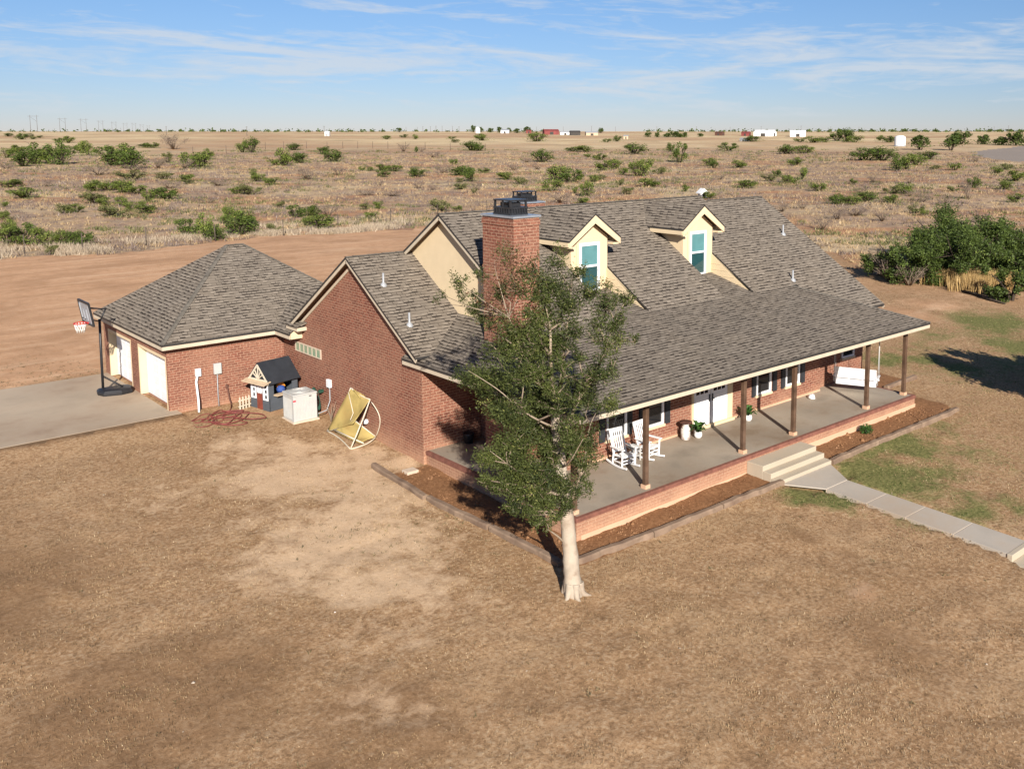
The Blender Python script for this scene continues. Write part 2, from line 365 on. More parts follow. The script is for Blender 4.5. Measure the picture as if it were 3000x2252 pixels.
SHRUBS=[
(21.1, 95.2, 0.97, 0.83, 'y', 'tall yellowish shrub by the dirt yard beyond the basketball hoop, second widest'),
(25.4, 102.1, 2.12, 1.36, 'd', "dark green shrub by the dirt yard beyond the garage's outer slope"),
(37.1, 98.6, 1.76, 1.28, 'd', 'dark green shrub by the dirt yard beyond the garage peak, second widest'),
(24.2, 103.2, 1.66, 1.21, 'g', 'green shrub by the dirt yard beyond the basketball hoop, third widest'),
(23.2, 104.1, 1.66, 1.36, 'y', 'tall yellowish shrub by the dirt yard beyond the basketball hoop, widest'),
(36.7, 100.2, 1.61, 2.26, 'g', 'tall green shrub by the dirt yard beyond the garage peak, second widest'),
(22.2, 105.0, 1.82, 1.51, 'g', 'tall green shrub by the dirt yard beyond the basketball hoop, widest'),
(20.1, 106.9, 1.82, 1.66, 'g', 'tall green shrub by the dirt yard beyond the basketball hoop, second widest'),
(21.3, 106.9, 2.14, 1.83, 'd', 'tall dark green shrub by the dirt yard beyond the basketball hoop'),
(90.6, 61.1, 2.08, 1.04, 'b', 'leafless brown bush by the dirt yard short of the white tank'),
(40.8, 101.8, 3.02, 2.01, 'd', 'dark green shrub by the dirt yard beyond the garage peak, widest'),
(42.3, 102.1, 1.53, 1.53, 'd', 'tall dark green shrub by the dirt yard beyond the garage peak, third widest'),
(36.9, 105.8, 2.19, 1.6, 'd', "dark green shrub by the dirt yard beyond the garage's hip ridge"),
(45.5, 103.3, 1.22, 0.87, 'y', 'yellowish shrub by the dirt yard between garage and brick gable'),
(50.4, 103.0, 3.05, 1.44, 'g', 'green shrub by the dirt yard between garage and brick gable, widest'),
(51.4, 107.4, 1.49, 0.93, 'g', 'green shrub by the dirt yard between garage and brick gable, second widest'),
(104.7, 61.9, 1.52, 0.95, 'b', 'leafless brown bush by the dirt yard below the white tank, second widest'),
(102.1, 66.6, 1.93, 1.16, 'b', 'leafless brown bush by the dirt yard below the white tank, widest'),
(23.3, 121.7, 1.55, 1.38, 'g', 'tall green shrub by the dirt yard beyond the basketball hoop, fifth widest'),
(112.7, 53.1, 1.69, 0.94, 'b', 'leafless brown bush by the dirt yard below the grey gravel pad'),
(61.4, 109.8, 1.6, 0.84, 'g', 'green shrub by the dirt yard beyond the brick gable peak'),
(47.4, 117.4, 3.29, 1.35, 'g', 'green shrub by the dirt yard beyond the garage peak, widest'),
(107.4, 67.4, 2.99, 0.9, 'b', 'low leafless brown bush close by the fence below the white tank'),
(47.0, 120.6, 1.58, 1.67, 'g', 'tall green shrub by the dirt yard beyond the garage peak, third widest'),
(58.8, 116.8, 2.46, 1.23, 'b', 'leafless brown bush close by the fence beyond the brick gable peak, second widest'),
(56.9, 117.9, 2.04, 1.53, 'd', 'dark green shrub close by the fence between garage and brick gable, second widest'),
(115.6, 62.3, 1.01, 0.81, 'g', 'tall green shrub close by the fence beyond the mesquite trees'),
(106.1, 78.0, 1.69, 0.84, 'b', 'leafless brown bush close by the fence short of the white tank, widest'),
(56.0, 119.7, 2.26, 1.44, 'd', 'dark green shrub close by the fence between garage and brick gable, widest'),
(118.2, 64.9, 1.88, 1.04, 'y', 'yellowish shrub close by the fence beyond the mesquite trees'),
(76.0, 111.7, 1.31, 0.7, 'g', 'green shrub close by the fence behind the big front chimney'),
(74.6, 113.3, 2.4, 1.57, 'y', 'yellowish shrub close by the fence beyond the cream gable peak'),
(113.3, 79.6, 1.32, 0.66, 'b', 'leafless brown bush close by the fence short of the white tank, second widest'),
(68.5, 124.4, 1.35, 0.9, 'y', 'yellowish shrub close by the fence beyond the brick gable peak'),
(38.4, 136.9, 2.9, 1.34, 'y', "yellowish shrub close by the fence beyond the garage's outer slope, second widest"),
(26.1, 140.4, 1.58, 0.99, 'g', 'green shrub by the dirt yard beyond the basketball hoop, fourth widest'),
(71.0, 124.3, 1.59, 1.05, 'g', 'green shrub close by the fence beyond the cream gable peak'),
(42.2, 138.0, 2.55, 1.44, 'g', "green shrub close by the fence beyond the garage's hip ridge, widest"),
(124.3, 81.4, 2.82, 1.31, 'd', 'dark green shrub close by the fence short of the white tank'),
(125.6, 79.5, 2.34, 1.17, 'g', 'green shrub close by the fence below the white tank, second widest'),
(98.9, 111.5, 2.18, 0.87, 'g', 'green shrub close by the fence behind the first dormer, widest'),
(35.5, 144.9, 2.34, 1.07, 'g', 'green shrub close by the fence beyond the basketball hoop, second widest'),
(34.1, 145.4, 1.91, 1.17, 'y', 'yellowish shrub close by the fence beyond the basketball hoop'),
(61.1, 137.2, 1.39, 0.93, 'y', 'yellowish shrub close by the fence between garage and brick gable'),
(42.5, 144.4, 1.54, 1.1, 'g', "green shrub close by the fence beyond the garage's outer slope, second widest"),
(98.6, 115.8, 2.48, 0.99, 'b', 'leafless brown bush close by the fence behind the first dormer'),
(133.4, 77.2, 2.4, 1.08, 'g', 'green shrub close by the fence below the white tank, widest'),
(131.6, 80.6, 2.9, 1.35, 'd', 'dark green shrub close by the fence below the white tank'),
(137.7, 70.8, 1.42, 0.95, 'b', 'leafless brown bush close by the fence beyond the mesquite trees, third widest'),
(137.6, 74.3, 1.68, 1.2, 'b', 'leafless brown bush close by the fence beyond the mesquite trees, widest'),
(119.2, 102.5, 2.29, 1.02, 'g', 'green shrub close by the fence behind the second dormer'),
(43.8, 153.3, 1.39, 1.28, 'g', "tall green shrub close by the fence beyond the garage's outer slope, third widest"),
(42.0, 154.4, 1.85, 1.16, 'g', "green shrub close by the fence beyond the garage's outer slope, widest"),
(148.7, 65.0, 2.18, 1.21, 'g', 'green shrub close by the fence below the grey gravel pad'),
(56.3, 152.7, 2.21, 0.61, 'b', 'low leafless brown bush close by the fence beyond the garage peak'),
(109.4, 121.4, 1.86, 2.26, 'g', 'tall green shrub close by the fence behind the first dormer, second widest'),
(29.8, 160.7, 1.13, 0.72, 'g', 'green shrub close by the fence beyond the basketball hoop, third widest'),
(147.9, 72.1, 1.75, 2.0, 'b', 'tall leafless brown bush close by the fence below the grey gravel pad'),
(42.3, 161.0, 3.36, 1.68, 'y', "yellowish shrub close by the fence beyond the garage's outer slope, widest"),
(145.6, 81.1, 1.54, 0.77, 'b', 'leafless brown bush close by the fence beyond the mesquite trees, second widest'),
(116.8, 119.1, 1.9, 1.14, 'y', 'yellowish shrub nearer the fence behind the roof between dormers, second widest'),
(49.8, 159.8, 1.73, 1.73, 'g', "tall green shrub close by the fence beyond the garage's hip ridge, second widest"),
(112.3, 127.6, 1.11, 1.0, 'g', 'tall green shrub nearer the fence behind the first dormer, fifth widest'),
(144.3, 90.0, 1.6, 0.67, 'b', 'leafless brown bush nearer the fence below the white tank, second widest'),
(147.2, 85.2, 2.91, 1.45, 'y', 'yellowish shrub nearer the fence below the white tank'),
(148.8, 83.8, 2.91, 1.58, 'g', 'green shrub nearer the fence beyond the mesquite trees'),
(126.8, 114.6, 1.38, 1.11, 'g', 'tall green shrub nearer the fence behind the second dormer'),
(87.2, 148.4, 2.74, 0.82, 'b', 'low leafless brown bush close by the fence beyond the cream gable peak'),
(142.9, 97.1, 2.46, 1.42, 'g', 'green shrub nearer the fence short of the white tank, second widest'),
(54.5, 166.1, 3.89, 1.87, 'd', "dark green shrub close by the fence beyond the garage's hip ridge"),
(84.6, 153.0, 2.49, 0.83, 'b', 'low leafless brown bush close by the fence beyond the brick gable peak, widest'),
(100.9, 142.8, 0.99, 0.85, 'y', 'tall yellowish shrub nearer the fence behind the big front chimney, third widest'),
(112.8, 135.2, 3.15, 1.94, 'g', 'green shrub nearer the fence behind the small rear chimney, second widest'),
(158.9, 80.2, 1.63, 0.98, 'y', 'yellowish shrub nearer the fence beyond the mesquite trees'),
(140.0, 111.7, 3.74, 1.32, 'g', "low green shrub nearer the fence past the main roof's far end"),
(105.3, 148.0, 1.76, 1.17, 'b', 'leafless brown bush nearer the fence behind the big front chimney'),
(70.1, 168.4, 3.07, 1.67, 'y', 'yellowish shrub nearer the fence beyond the garage peak, widest'),
(99.4, 154.2, 1.47, 0.73, 'b', 'leafless brown bush nearer the fence beyond the cream gable peak, third widest'),
(36.9, 180.3, 4.11, 1.54, 'g', 'green shrub close by the fence beyond the basketball hoop, widest'),
(68.7, 171.2, 2.53, 1.12, 'g', 'green shrub nearer the fence beyond the garage peak, second widest'),
(104.4, 152.3, 2.38, 1.01, 'y', 'yellowish shrub nearer the fence behind the big front chimney, widest'),
(133.0, 129.6, 4.82, 1.39, 'g', 'low green shrub nearer the fence behind the roof between dormers, widest'),
(99.5, 159.3, 1.8, 1.2, 'b', 'leafless brown bush nearer the fence beyond the cream gable peak, second widest'),
(172.3, 77.1, 2.54, 1.41, 'g', 'green shrub nearer the fence below the grey gravel pad, third widest'),
(54.9, 182.2, 3.07, 1.53, 'g', "green shrub nearer the fence beyond the garage's outer slope, fourth widest"),
(132.3, 137.0, 1.39, 1.3, 'y', 'tall yellowish shrub nearer the fence behind the roof between dormers, third widest'),
(172.4, 82.8, 2.31, 1.67, 'd', 'dark green shrub nearer the fence below the grey gravel pad'),
(53.8, 186.4, 3.67, 1.84, 'g', "green shrub nearer the fence beyond the garage's outer slope, second widest"),
(159.2, 114.0, 1.87, 1.12, 'g', 'green shrub nearer the fence short of the white tank, fourth widest'),
(167.1, 105.7, 1.55, 0.99, 'g', 'green shrub nearer the fence below the white tank'),
(98.2, 171.8, 1.25, 0.69, 'b', 'leafless brown bush nearer the fence beyond the cream gable peak, fourth widest'),
(123.3, 157.4, 2.27, 1.36, 'y', 'yellowish shrub nearer the fence behind the small rear chimney'),
(53.1, 193.2, 4.06, 1.74, 'g', "green shrub nearer the fence beyond the garage's outer slope, widest"),
(50.6, 194.0, 3.17, 1.73, 'g', "green shrub nearer the fence beyond the garage's outer slope, third widest"),
(63.4, 190.7, 2.98, 1.04, 'b', "low leafless brown bush nearer the fence beyond the garage's hip ridge"),
(162.8, 118.6, 2.57, 1.41, 'g', 'green shrub nearer the fence short of the white tank, widest'),
(81.6, 185.7, 2.81, 1.4, 'g', 'green shrub nearer the fence between garage and brick gable'),
(72.4, 190.1, 3.07, 1.07, 'b', 'low leafless brown bush nearer the fence beyond the garage peak'),
(179.1, 100.0, 1.9, 0.95, 'b', 'leafless brown bush nearer the fence beyond the mesquite trees'),
(177.0, 106.9, 2.26, 0.97, 'b', 'leafless brown bush nearer the fence below the white tank, widest'),
(135.8, 156.3, 4.37, 2.52, 'd', 'dark green shrub nearer the fence behind the first dormer'),
(165.7, 125.3, 2.99, 1.39, 'y', "yellowish shrub nearer the fence past the main roof's far end"),
(117.6, 171.8, 1.51, 1.0, 'y', 'yellowish shrub nearer the fence behind the big front chimney, second widest'),
(140.5, 153.7, 2.03, 1.35, 'g', 'green shrub nearer the fence behind the first dormer, fourth widest'),
(69.9, 199.1, 1.89, 0.94, 'y', "yellowish shrub nearer the fence beyond the garage's hip ridge, second widest"),
(121.6, 172.8, 2.89, 3.13, 'd', 'tall dark green shrub nearer the fence behind the big front chimney, second widest'),
(162.9, 136.7, 2.05, 0.89, 'b', 'leafless brown bush nearer the fence behind the second dormer'),
(137.9, 162.9, 4.16, 2.94, 'g', 'green shrub nearer the fence behind the first dormer, second widest'),
(174.8, 123.5, 1.87, 2.45, 'g', 'tall green shrub nearer the fence short of the white tank, third widest'),
(146.3, 157.7, 2.1, 1.19, 'y', 'yellowish shrub nearer the fence behind the first dormer'),
(84.6, 199.7, 2.65, 1.66, 'g', 'green shrub nearer the fence beyond the garage peak, widest'),
(47.2, 213.0, 1.84, 0.92, 'b', 'leafless brown bush nearer the fence beyond the basketball hoop'),
(132.4, 173.4, 4.23, 1.59, 'g', 'green shrub nearer the fence behind the small rear chimney, widest'),
(144.6, 163.7, 2.48, 1.42, 'g', 'green shrub nearer the fence behind the first dormer, third widest'),
(41.6, 216.8, 4.58, 1.37, 'g', 'low green shrub nearer the fence beyond the basketball hoop'),
(96.0, 199.9, 3.79, 2.07, 'b', 'leafless brown bush nearer the fence between garage and brick gable'),
(72.5, 210.2, 3.64, 1.39, 'g', "green shrub nearer the fence beyond the garage's hip ridge"),
(180.4, 134.5, 2.15, 1.44, 'd', "dark green shrub nearer the fence past the main roof's far end"),
(206.3, 90.4, 4.02, 2.01, 'g', 'green shrub nearer the fence below the grey gravel pad, widest'),
(161.4, 160.5, 4.06, 3.14, 'g', 'tall green shrub nearer the fence behind the roof between dormers, second widest'),
(114.7, 198.7, 2.54, 1.53, 'd', 'dark green shrub nearer the fence beyond the cream gable peak, second widest'),
(121.6, 194.6, 3.84, 1.9, 'd', 'dark green shrub nearer the fence beyond the cream gable peak, widest'),
(131.8, 192.4, 5.25, 1.87, 'd', 'low dark green shrub nearer the fence behind the big front chimney, widest'),
(73.0, 223.4, 3.47, 1.39, 'y', "yellowish shrub nearer the fence beyond the garage's hip ridge, widest"),
(163.6, 168.8, 2.29, 1.6, 'g', 'green shrub nearer the fence behind the roof between dormers, third widest'),
(67.5, 227.9, 5.2, 1.91, 'y', "yellowish shrub nearer the fence beyond the garage's outer slope"),
(109.5, 211.4, 2.24, 1.49, 'b', 'leafless brown bush nearer the fence beyond the brick gable peak'),
(172.7, 164.6, 3.09, 1.62, 'y', 'yellowish shrub nearer the fence behind the roof between dormers, widest'),
(133.0, 201.3, 2.71, 1.39, 'b', 'leafless brown bush nearer the fence beyond the cream gable peak, widest'),
(142.2, 196.9, 2.74, 1.1, 'g', 'green shrub nearer the fence behind the big front chimney'),
(95.4, 227.6, 1.51, 1.51, 'y', 'tall yellowish shrub nearer the fence beyond the garage peak, second widest'),
(127.0, 214.6, 3.17, 1.42, 'g', 'green shrub nearer the fence beyond the cream gable peak, second widest'),
(123.0, 220.5, 1.39, 1.04, 'g', 'green shrub nearer the fence beyond the brick gable peak, second widest'),
(122.0, 222.3, 1.6, 1.04, 'g', 'green shrub nearer the fence beyond the brick gable peak, widest'),
(126.3, 220.0, 4.41, 1.44, 'g', 'low green shrub nearer the fence beyond the cream gable peak, widest'),
(210.1, 161.1, 2.54, 1.1, 'b', "leafless brown bush nearer the fence past the main roof's far end"),
(161.7, 209.9, 2.35, 1.28, 'b', 'leafless brown bush in mid pasture behind the small rear chimney, third widest'),
(182.8, 196.4, 4.35, 2.39, 'g', 'green shrub nearer the fence behind the first dormer, widest'),
(69.7, 260.6, 4.66, 1.75, 'b', "leafless brown bush nearer the fence beyond the garage's outer slope, widest"),
(171.5, 211.4, 2.64, 1.1, 'b', 'leafless brown bush in mid pasture behind the small rear chimney, second widest'),
(194.3, 191.0, 3.53, 2.87, 'g', 'tall green shrub in mid pasture behind the roof between dormers'),
(248.9, 113.9, 3.68, 1.47, 'g', 'green shrub nearer the fence below the grey gravel pad, second widest'),
(238.1, 136.7, 3.4, 3.61, 'd', 'tall dark green shrub nearer the fence below the white tank'),
(191.6, 200.9, 4.05, 2.48, 'g', 'green shrub in mid pasture behind the first dormer, second widest'),
(252.8, 127.5, 3.01, 1.98, 'g', 'green shrub in mid pasture beyond the mesquite trees, third widest'),
(247.1, 139.0, 4.37, 3.71, 'g', 'tall green shrub in mid pasture beyond the mesquite trees, second widest'),
(81.4, 271.8, 4.14, 1.24, 'b', "low leafless brown bush nearer the fence beyond the garage's outer slope, second widest"),
(218.0, 185.5, 2.76, 1.66, 'd', 'dark green shrub in mid pasture behind the second dormer, second widest'),
(253.5, 133.6, 2.63, 1.09, 'y', 'yellowish shrub in mid pasture beyond the mesquite trees'),
(224.5, 181.1, 5.09, 1.94, 'g', "green shrub in mid pasture past the main roof's far end"),
(96.3, 276.1, 3.92, 1.96, 'b', "leafless brown bush in mid pasture beyond the garage's hip ridge, second widest"),
(269.5, 120.0, 3.07, 1.58, 'y', 'yellowish shrub in mid pasture below the grey gravel pad'),
(166.7, 246.4, 2.38, 1.72, 'g', 'green shrub in mid pasture behind the big front chimney'),
(91.5, 284.4, 4.4, 2.2, 'b', "leafless brown bush in mid pasture beyond the garage's hip ridge, widest"),
(85.6, 288.4, 7.01, 4.82, 'd', "dark green shrub in mid pasture beyond the garage's outer slope, second widest"),
(104.0, 284.5, 4.99, 3.63, 'g', "green shrub in mid pasture beyond the garage's hip ridge, second widest"),
(102.9, 290.6, 5.98, 4.14, 'g', "green shrub in mid pasture beyond the garage's hip ridge, widest"),
(127.5, 280.8, 5.23, 4.51, 'g', 'tall green shrub in mid pasture between garage and brick gable, widest'),
(235.2, 202.4, 4.0, 2.25, 'g', 'green shrub in mid pasture behind the second dormer'),
(58.2, 305.4, 3.86, 1.29, 'b', 'low leafless brown bush in mid pasture beyond the basketball hoop'),
(127.1, 284.4, 4.31, 1.92, 'g', 'green shrub in mid pasture between garage and brick gable, second widest'),
(254.7, 182.1, 4.72, 2.28, 'g', 'green shrub in mid pasture short of the white tank'),
(279.0, 153.3, 5.38, 2.93, 'g', 'green shrub in mid pasture beyond the mesquite trees, widest'),
(65.0, 318.7, 6.78, 3.61, 'd', 'dark green shrub in mid pasture beyond the basketball hoop, widest'),
(88.6, 314.5, 8.51, 5.2, 'd', "dark green shrub in mid pasture beyond the garage's outer slope, widest"),
(141.9, 299.5, 5.64, 3.33, 'd', 'dark green shrub in mid pasture between garage and brick gable'),
(206.0, 259.9, 3.22, 1.07, 'b', 'low leafless brown bush in mid pasture behind the small rear chimney, widest'),
(210.8, 257.4, 6.19, 3.34, 'd', 'dark green shrub in mid pasture behind the small rear chimney'),
(246.7, 225.7, 4.86, 6.04, 'd', 'tall dark green shrub in mid pasture behind the second dormer, widest'),
(93.0, 322.3, 7.3, 5.35, 'g', "green shrub in mid pasture beyond the garage's outer slope, widest"),
(76.6, 326.7, 5.21, 5.93, 'd', 'tall dark green shrub in mid pasture beyond the basketball hoop, third widest'),
(107.0, 322.1, 3.01, 3.01, 'y', "tall yellowish shrub in mid pasture beyond the garage's hip ridge"),
(75.3, 333.6, 5.29, 4.33, 'g', 'tall green shrub in mid pasture beyond the basketball hoop, second widest'),
(308.8, 148.5, 2.58, 1.55, 'b', 'leafless brown bush in mid pasture below the grey gravel pad'),
(71.9, 335.9, 6.24, 5.28, 'd', 'tall dark green shrub in mid pasture beyond the basketball hoop, second widest'),
(295.7, 176.4, 8.01, 3.74, 'd', 'dark green shrub in mid pasture below the white tank, second widest'),
(294.8, 181.9, 9.18, 3.78, 'd', 'dark green shrub in mid pasture below the white tank, widest'),
(236.5, 255.0, 4.51, 2.03, 'g', 'green shrub in mid pasture behind the first dormer, widest'),
(162.3, 315.2, 6.09, 3.6, 'd', 'dark green shrub in mid pasture beyond the brick gable peak, widest'),
(315.8, 169.5, 6.58, 2.3, 'd', 'low dark green shrub in mid pasture beyond the mesquite trees'),
(251.9, 277.9, 3.64, 1.21, 'g', 'low green shrub in mid pasture behind the first dormer, third widest'),
(132.1, 354.9, 3.41, 3.41, 'g', 'tall green shrub in mid pasture beyond the garage peak'),
(211.8, 327.7, 4.36, 1.99, 'b', 'leafless brown bush in mid pasture beyond the cream gable peak'),
(283.6, 285.1, 7.8, 3.58, 'd', 'dark green shrub in mid pasture behind the roof between dormers'),
(80.6, 421.7, 5.32, 3.55, 'g', 'green shrub in mid pasture beyond the basketball hoop, widest'),
(192.0, 384.7, 6.02, 3.01, 'd', 'dark green shrub in mid pasture beyond the brick gable peak, second widest'),
(349.5, 254.5, 8.23, 3.43, 'd', 'dark green shrub in mid pasture short of the white tank'),
(360.5, 253.7, 6.97, 3.07, 'g', 'green shrub far out short of the white tank, third widest'),
(296.5, 328.1, 7.87, 2.72, 'g', 'low green shrub far out behind the first dormer, widest'),
(325.0, 302.0, 3.94, 3.72, 'd', 'tall dark green shrub far out behind the roof between dormers, second widest'),
(237.6, 381.8, 1.79, 2.29, 'd', 'tall dark green shrub far out beyond the cream gable peak'),
(296.7, 338.1, 6.55, 1.82, 'g', 'low green shrub far out behind the first dormer, second widest'),
(107.0, 440.2, 3.85, 3.53, 'd', 'tall dark green shrub in mid pasture beyond the basketball hoop, fourth widest'),
(242.9, 385.6, 2.9, 1.81, 'b', 'leafless brown bush far out beyond the cream gable peak, second widest'),
(237.7, 392.7, 4.37, 2.62, 'b', 'leafless brown bush far out beyond the cream gable peak, widest'),
(179.3, 427.4, 5.64, 5.29, 'd', 'tall dark green shrub far out beyond the garage peak'),
(116.9, 450.3, 4.65, 5.65, 'g', "tall green shrub in mid pasture beyond the garage's outer slope, second widest"),
(271.5, 379.1, 5.24, 2.99, 'd', 'dark green shrub far out behind the big front chimney, second widest'),
(176.9, 432.2, 4.96, 4.25, 'g', 'tall green shrub far out beyond the garage peak'),
(269.4, 382.6, 8.26, 3.6, 'd', 'dark green shrub far out behind the big front chimney, widest'),
(374.6, 309.2, 7.78, 3.58, 'd', "dark green shrub far out past the main roof's far end, second widest"),
(120.1, 470.8, 6.23, 3.81, 'g', "green shrub far out beyond the garage's outer slope"),
(96.5, 481.5, 6.12, 3.06, 'g', 'green shrub far out beyond the basketball hoop, second widest'),
(208.4, 446.8, 6.08, 2.66, 'd', 'dark green shrub far out between garage and brick gable'),
(168.6, 498.4, 8.56, 5.06, 'b', "leafless brown bush far out beyond the garage's hip ridge"),
(164.9, 518.0, 5.58, 2.39, 'g', "green shrub far out beyond the garage's hip ridge"),
(163.1, 524.4, 7.23, 2.01, 'd', "low dark green shrub far out beyond the garage's hip ridge"),
(372.4, 548.9, 6.36, 2.12, 'y', 'low yellowish shrub far out behind the big front chimney'),
(455.2, 485.2, 5.37, 2.36, 'g', 'green shrub far out behind the first dormer, third widest'),
(557.2, 384.1, 12.79, 3.62, 'g', 'low green shrub far out short of the white tank, widest'),
(160.0, 660.1, 6.72, 3.65, 'g', 'green shrub far out beyond the basketball hoop, widest'),
(428.6, 529.1, 10.98, 5.49, 'g', 'green shrub far out behind the small rear chimney'),
(556.9, 395.4, 6.47, 2.59, 'g', 'green shrub far out short of the white tank, fourth widest'),
(581.8, 391.3, 8.81, 3.3, 'g', 'green shrub far out short of the white tank, second widest'),
(605.8, 354.7, 9.76, 3.69, 'd', 'dark green shrub far out below the white tank, second widest'),
(161.2, 683.4, 5.94, 2.47, 'g', 'green shrub far out beyond the basketball hoop, third widest'),
(594.8, 376.2, 9.88, 4.39, 'g', 'green shrub far out below the white tank, widest'),
(555.8, 435.8, 10.13, 4.05, 'd', "dark green shrub far out past the main roof's far end, widest"),
(489.1, 509.7, 5.71, 3.65, 'd', 'dark green shrub far out behind the roof between dormers, widest'),
(607.2, 390.5, 12.41, 7.22, 'd', 'dark green shrub far out below the white tank, widest'),
(614.5, 403.2, 9.21, 7.14, 'd', 'tall dark green shrub far out below the white tank, third widest'),
(636.0, 380.0, 5.74, 3.44, 'g', 'green shrub far out below the white tank, second widest'),
(434.6, 602.6, 9.53, 4.53, 'g', 'green shrub far out behind the big front chimney'),
(396.0, 679.7, 6.83, 2.73, 'g', "green shrub at the horizon's edge beyond the cream gable peak, widest"),
(452.4, 671.1, 5.82, 1.94, 'g', "low green shrub at the horizon's edge behind the big front chimney"),
(430.7, 692.8, 5.18, 3.37, 'g', "green shrub at the horizon's edge beyond the cream gable peak, second widest"),
(163.5, 799.9, 7.91, 3.62, 'd', "dark green shrub at the horizon's edge beyond the basketball hoop, widest"),
(176.4, 825.3, 4.11, 1.88, 'g', "green shrub at the horizon's edge beyond the basketball hoop, second widest"),
(456.3, 753.5, 6.28, 2.51, 'd', "dark green shrub at the horizon's edge beyond the cream gable peak"),
(195.9, 893.7, 5.11, 1.79, 'g', "low green shrub at the horizon's edge beyond the basketball hoop, widest"),
(193.2, 919.2, 6.52, 2.87, 'y', "yellowish shrub at the horizon's edge beyond the basketball hoop"),
(181.9, 936.7, 7.22, 2.36, 'd', "low dark green shrub at the horizon's edge beyond the basketball hoop, second widest"),
]
# ------------------------------------------------------------------ house
H = thing('brick_house', 'long red brick house with grey shingle roofs, two dormers and a front porch', 'house', (26, 28, -.5))
mp = lambda y: 7.94 - .64 * (29.13 - y)          # main front slope
rp = lambda y: 7.94 - .64 * (y - 29.13)          # rear slope
gp = lambda y: 6.33 - .633 * (31.64 - y)         # low brick gable front slope
fp = lambda y: 3.16 + .263 * (y - 18.83)         # porch front slope
hp = lambda x: 3.16 + .44 * (x - 16.72)          # porch side hip
D1, D2 = 23.46, 29.52                            # dormer centres
DH = .91                                         # half width
YB, YD = 23.65, 25.9

w = MB()
w.prism([(16.92, 27.17, -.9), (16.92, 27.17, 3.38), (16.92, 31.64, 6.20), (16.92, 36.4, 3.18), (16.92, 38.3, 2.5), (16.92, 38.3, -.9)], (2.44, 0, 0))
w.prism([(19.36, 22.45, -.9), (19.36, 22.45, 3.55), (19.36, 26.1, 4.75), (19.36, 29.13, 7.6), (19.36, 35.6, 3.5), (19.36, 35.6, -.9)], (14.14, 0, 0))
w.prism([(33.5, 22.72, -.9), (33.5, 22.72, 3.4), (33.5, 28.9, 7.4), (33.5, 35.6, 3.3), (33.5, 35.6, -.9)], (3.7, 0, 0))
part('brick_wall', w, M['brick'], H)
w = MB(); w.prism([(19.34, 29.13, 7.8), (19.34, 24.0, 4.5), (19.34, 24.0, 3.0), (19.34, 32.2, 5.4), (19.34, 31.8, 6.15)], (.06, 0, 0))
part('gable_wall', w, M['cream'], H, label='cream stucco upper gable wall')

# garage body: front wall with two door openings
w = MB()
GX0, GX1 = 12.16, 12.5
for y0, y1 in ((38.0, 38.13), (41.5, 42.45), (45.62, 46.3)): w.box(GX0, GX1, y0, y1, -.4, 2.13)
w.box(GX0, GX1, 38.0, 46.3, 2.13, 2.75)
w.prism([(GX1, 38.0, -.4), (17.2, 38.0, -.4), (17.2, 46.3, -.4), (GX1, 46.3, -.4)], (0, 0, 3.15))
part('garage_wall', w, M['brick'], H)
for ya, yb in ((38.13, 41.5), (42.45, 45.62)):
    w = MB()
    w.box(12.15, 12.498, yb - .10, yb + .003, -.02, 2.14)
    w.box(12.15, 12.498, ya - .003, ya + .08, -.02, 2.14)
    w.box(12.153, 12.495, ya + .08, yb - .10, 2.02, 2.14)
    part('door_jamb', w, M['cream'], H)
for ya, yb in ((38.21, 41.4), (42.53, 45.52)):
    d = MB(); d.box(12.46, 12.49, ya, yb, .015, 2.02)
    nx = 4
    for r in range(4):
        for c in range(nx):
            y0 = ya + (yb - ya) * (c + .13) / nx; y1 = ya + (yb - ya) * (c + .87) / nx
            z0 = .015 + 2.005 * (r + .18) / 4; z1 = .015 + 2.005 * (r + .82) / 4
            d.box(12.440, 12.461, y0, y1, z0, z1)
        if r: d.box(12.452, 12.461, ya, yb, .015 + 2.005 * r / 4 - .012, .015 + 2.005 * r / 4 + .002)
    part('garage_door', d, M['white'], H)

# roofs -------------------------------------------------------------
def slab(mb, pts, th=.09):
    mb.prism([Vector(p) for p in pts], (0, 0, -th))
RS = [M['shingle'], M['drip'], M['soffit']]
def roof_part(name, polys, th=.09, parent=H):
    """shingled top sheet, dark drip edge, brown underside"""
    mb = MB()
    for pts in polys:
        pts = [Vector(p) for p in pts]
        n = len(pts); b = [p + Vector((0, 0, -th)) for p in pts]
        mb.m = 0; mb.poly(pts)
        mb.m = 2; mb.poly(b[::-1])
        mb.m = 1
        for i in range(n):
            j = (i + 1) % n
            mb.add([pts[i], b[i], b[j], pts[j]], [(0, 1, 2, 3)])
    return part(name, mb, RS, parent)
X0, X1, XR = 18.99, 33.35, 37.5
polys = []
def mq(xa, xb, ya, yb): return [(xa, ya, mp(ya)), (xb, ya, mp(ya)), (xb, yb, mp(yb)), (xa, yb, mp(yb))]
polys.append(mq(X0, D1 - DH, YB, 29.13))
polys.append(mq(D1 - DH, D1 + DH, YD + .1, 29.13))
polys.append(mq(D1 + DH, D2 - DH, YB, 29.13))
polys.append(mq(D2 - DH, D2 + DH, YD + .1, 29.13))
polys.append(mq(D2 + DH, X1, YB, 29.13))
polys.append(mq(X1, XR, 21.9, 28.82))
polys.append([(X0, 29.13, 7.94), (X1, 29.13, 7.94), (X1, 36.3, rp(36.3)), (X0, 36.3, rp(36.3))])
polys.append([(X1, 28.82, mp(28.82)), (XR, 28.82, mp(28.82)), (XR, 36.3, 3.1), (X1, 36.3, 3.1)])
roof_part('main_roof', polys)
G0 = 16.57
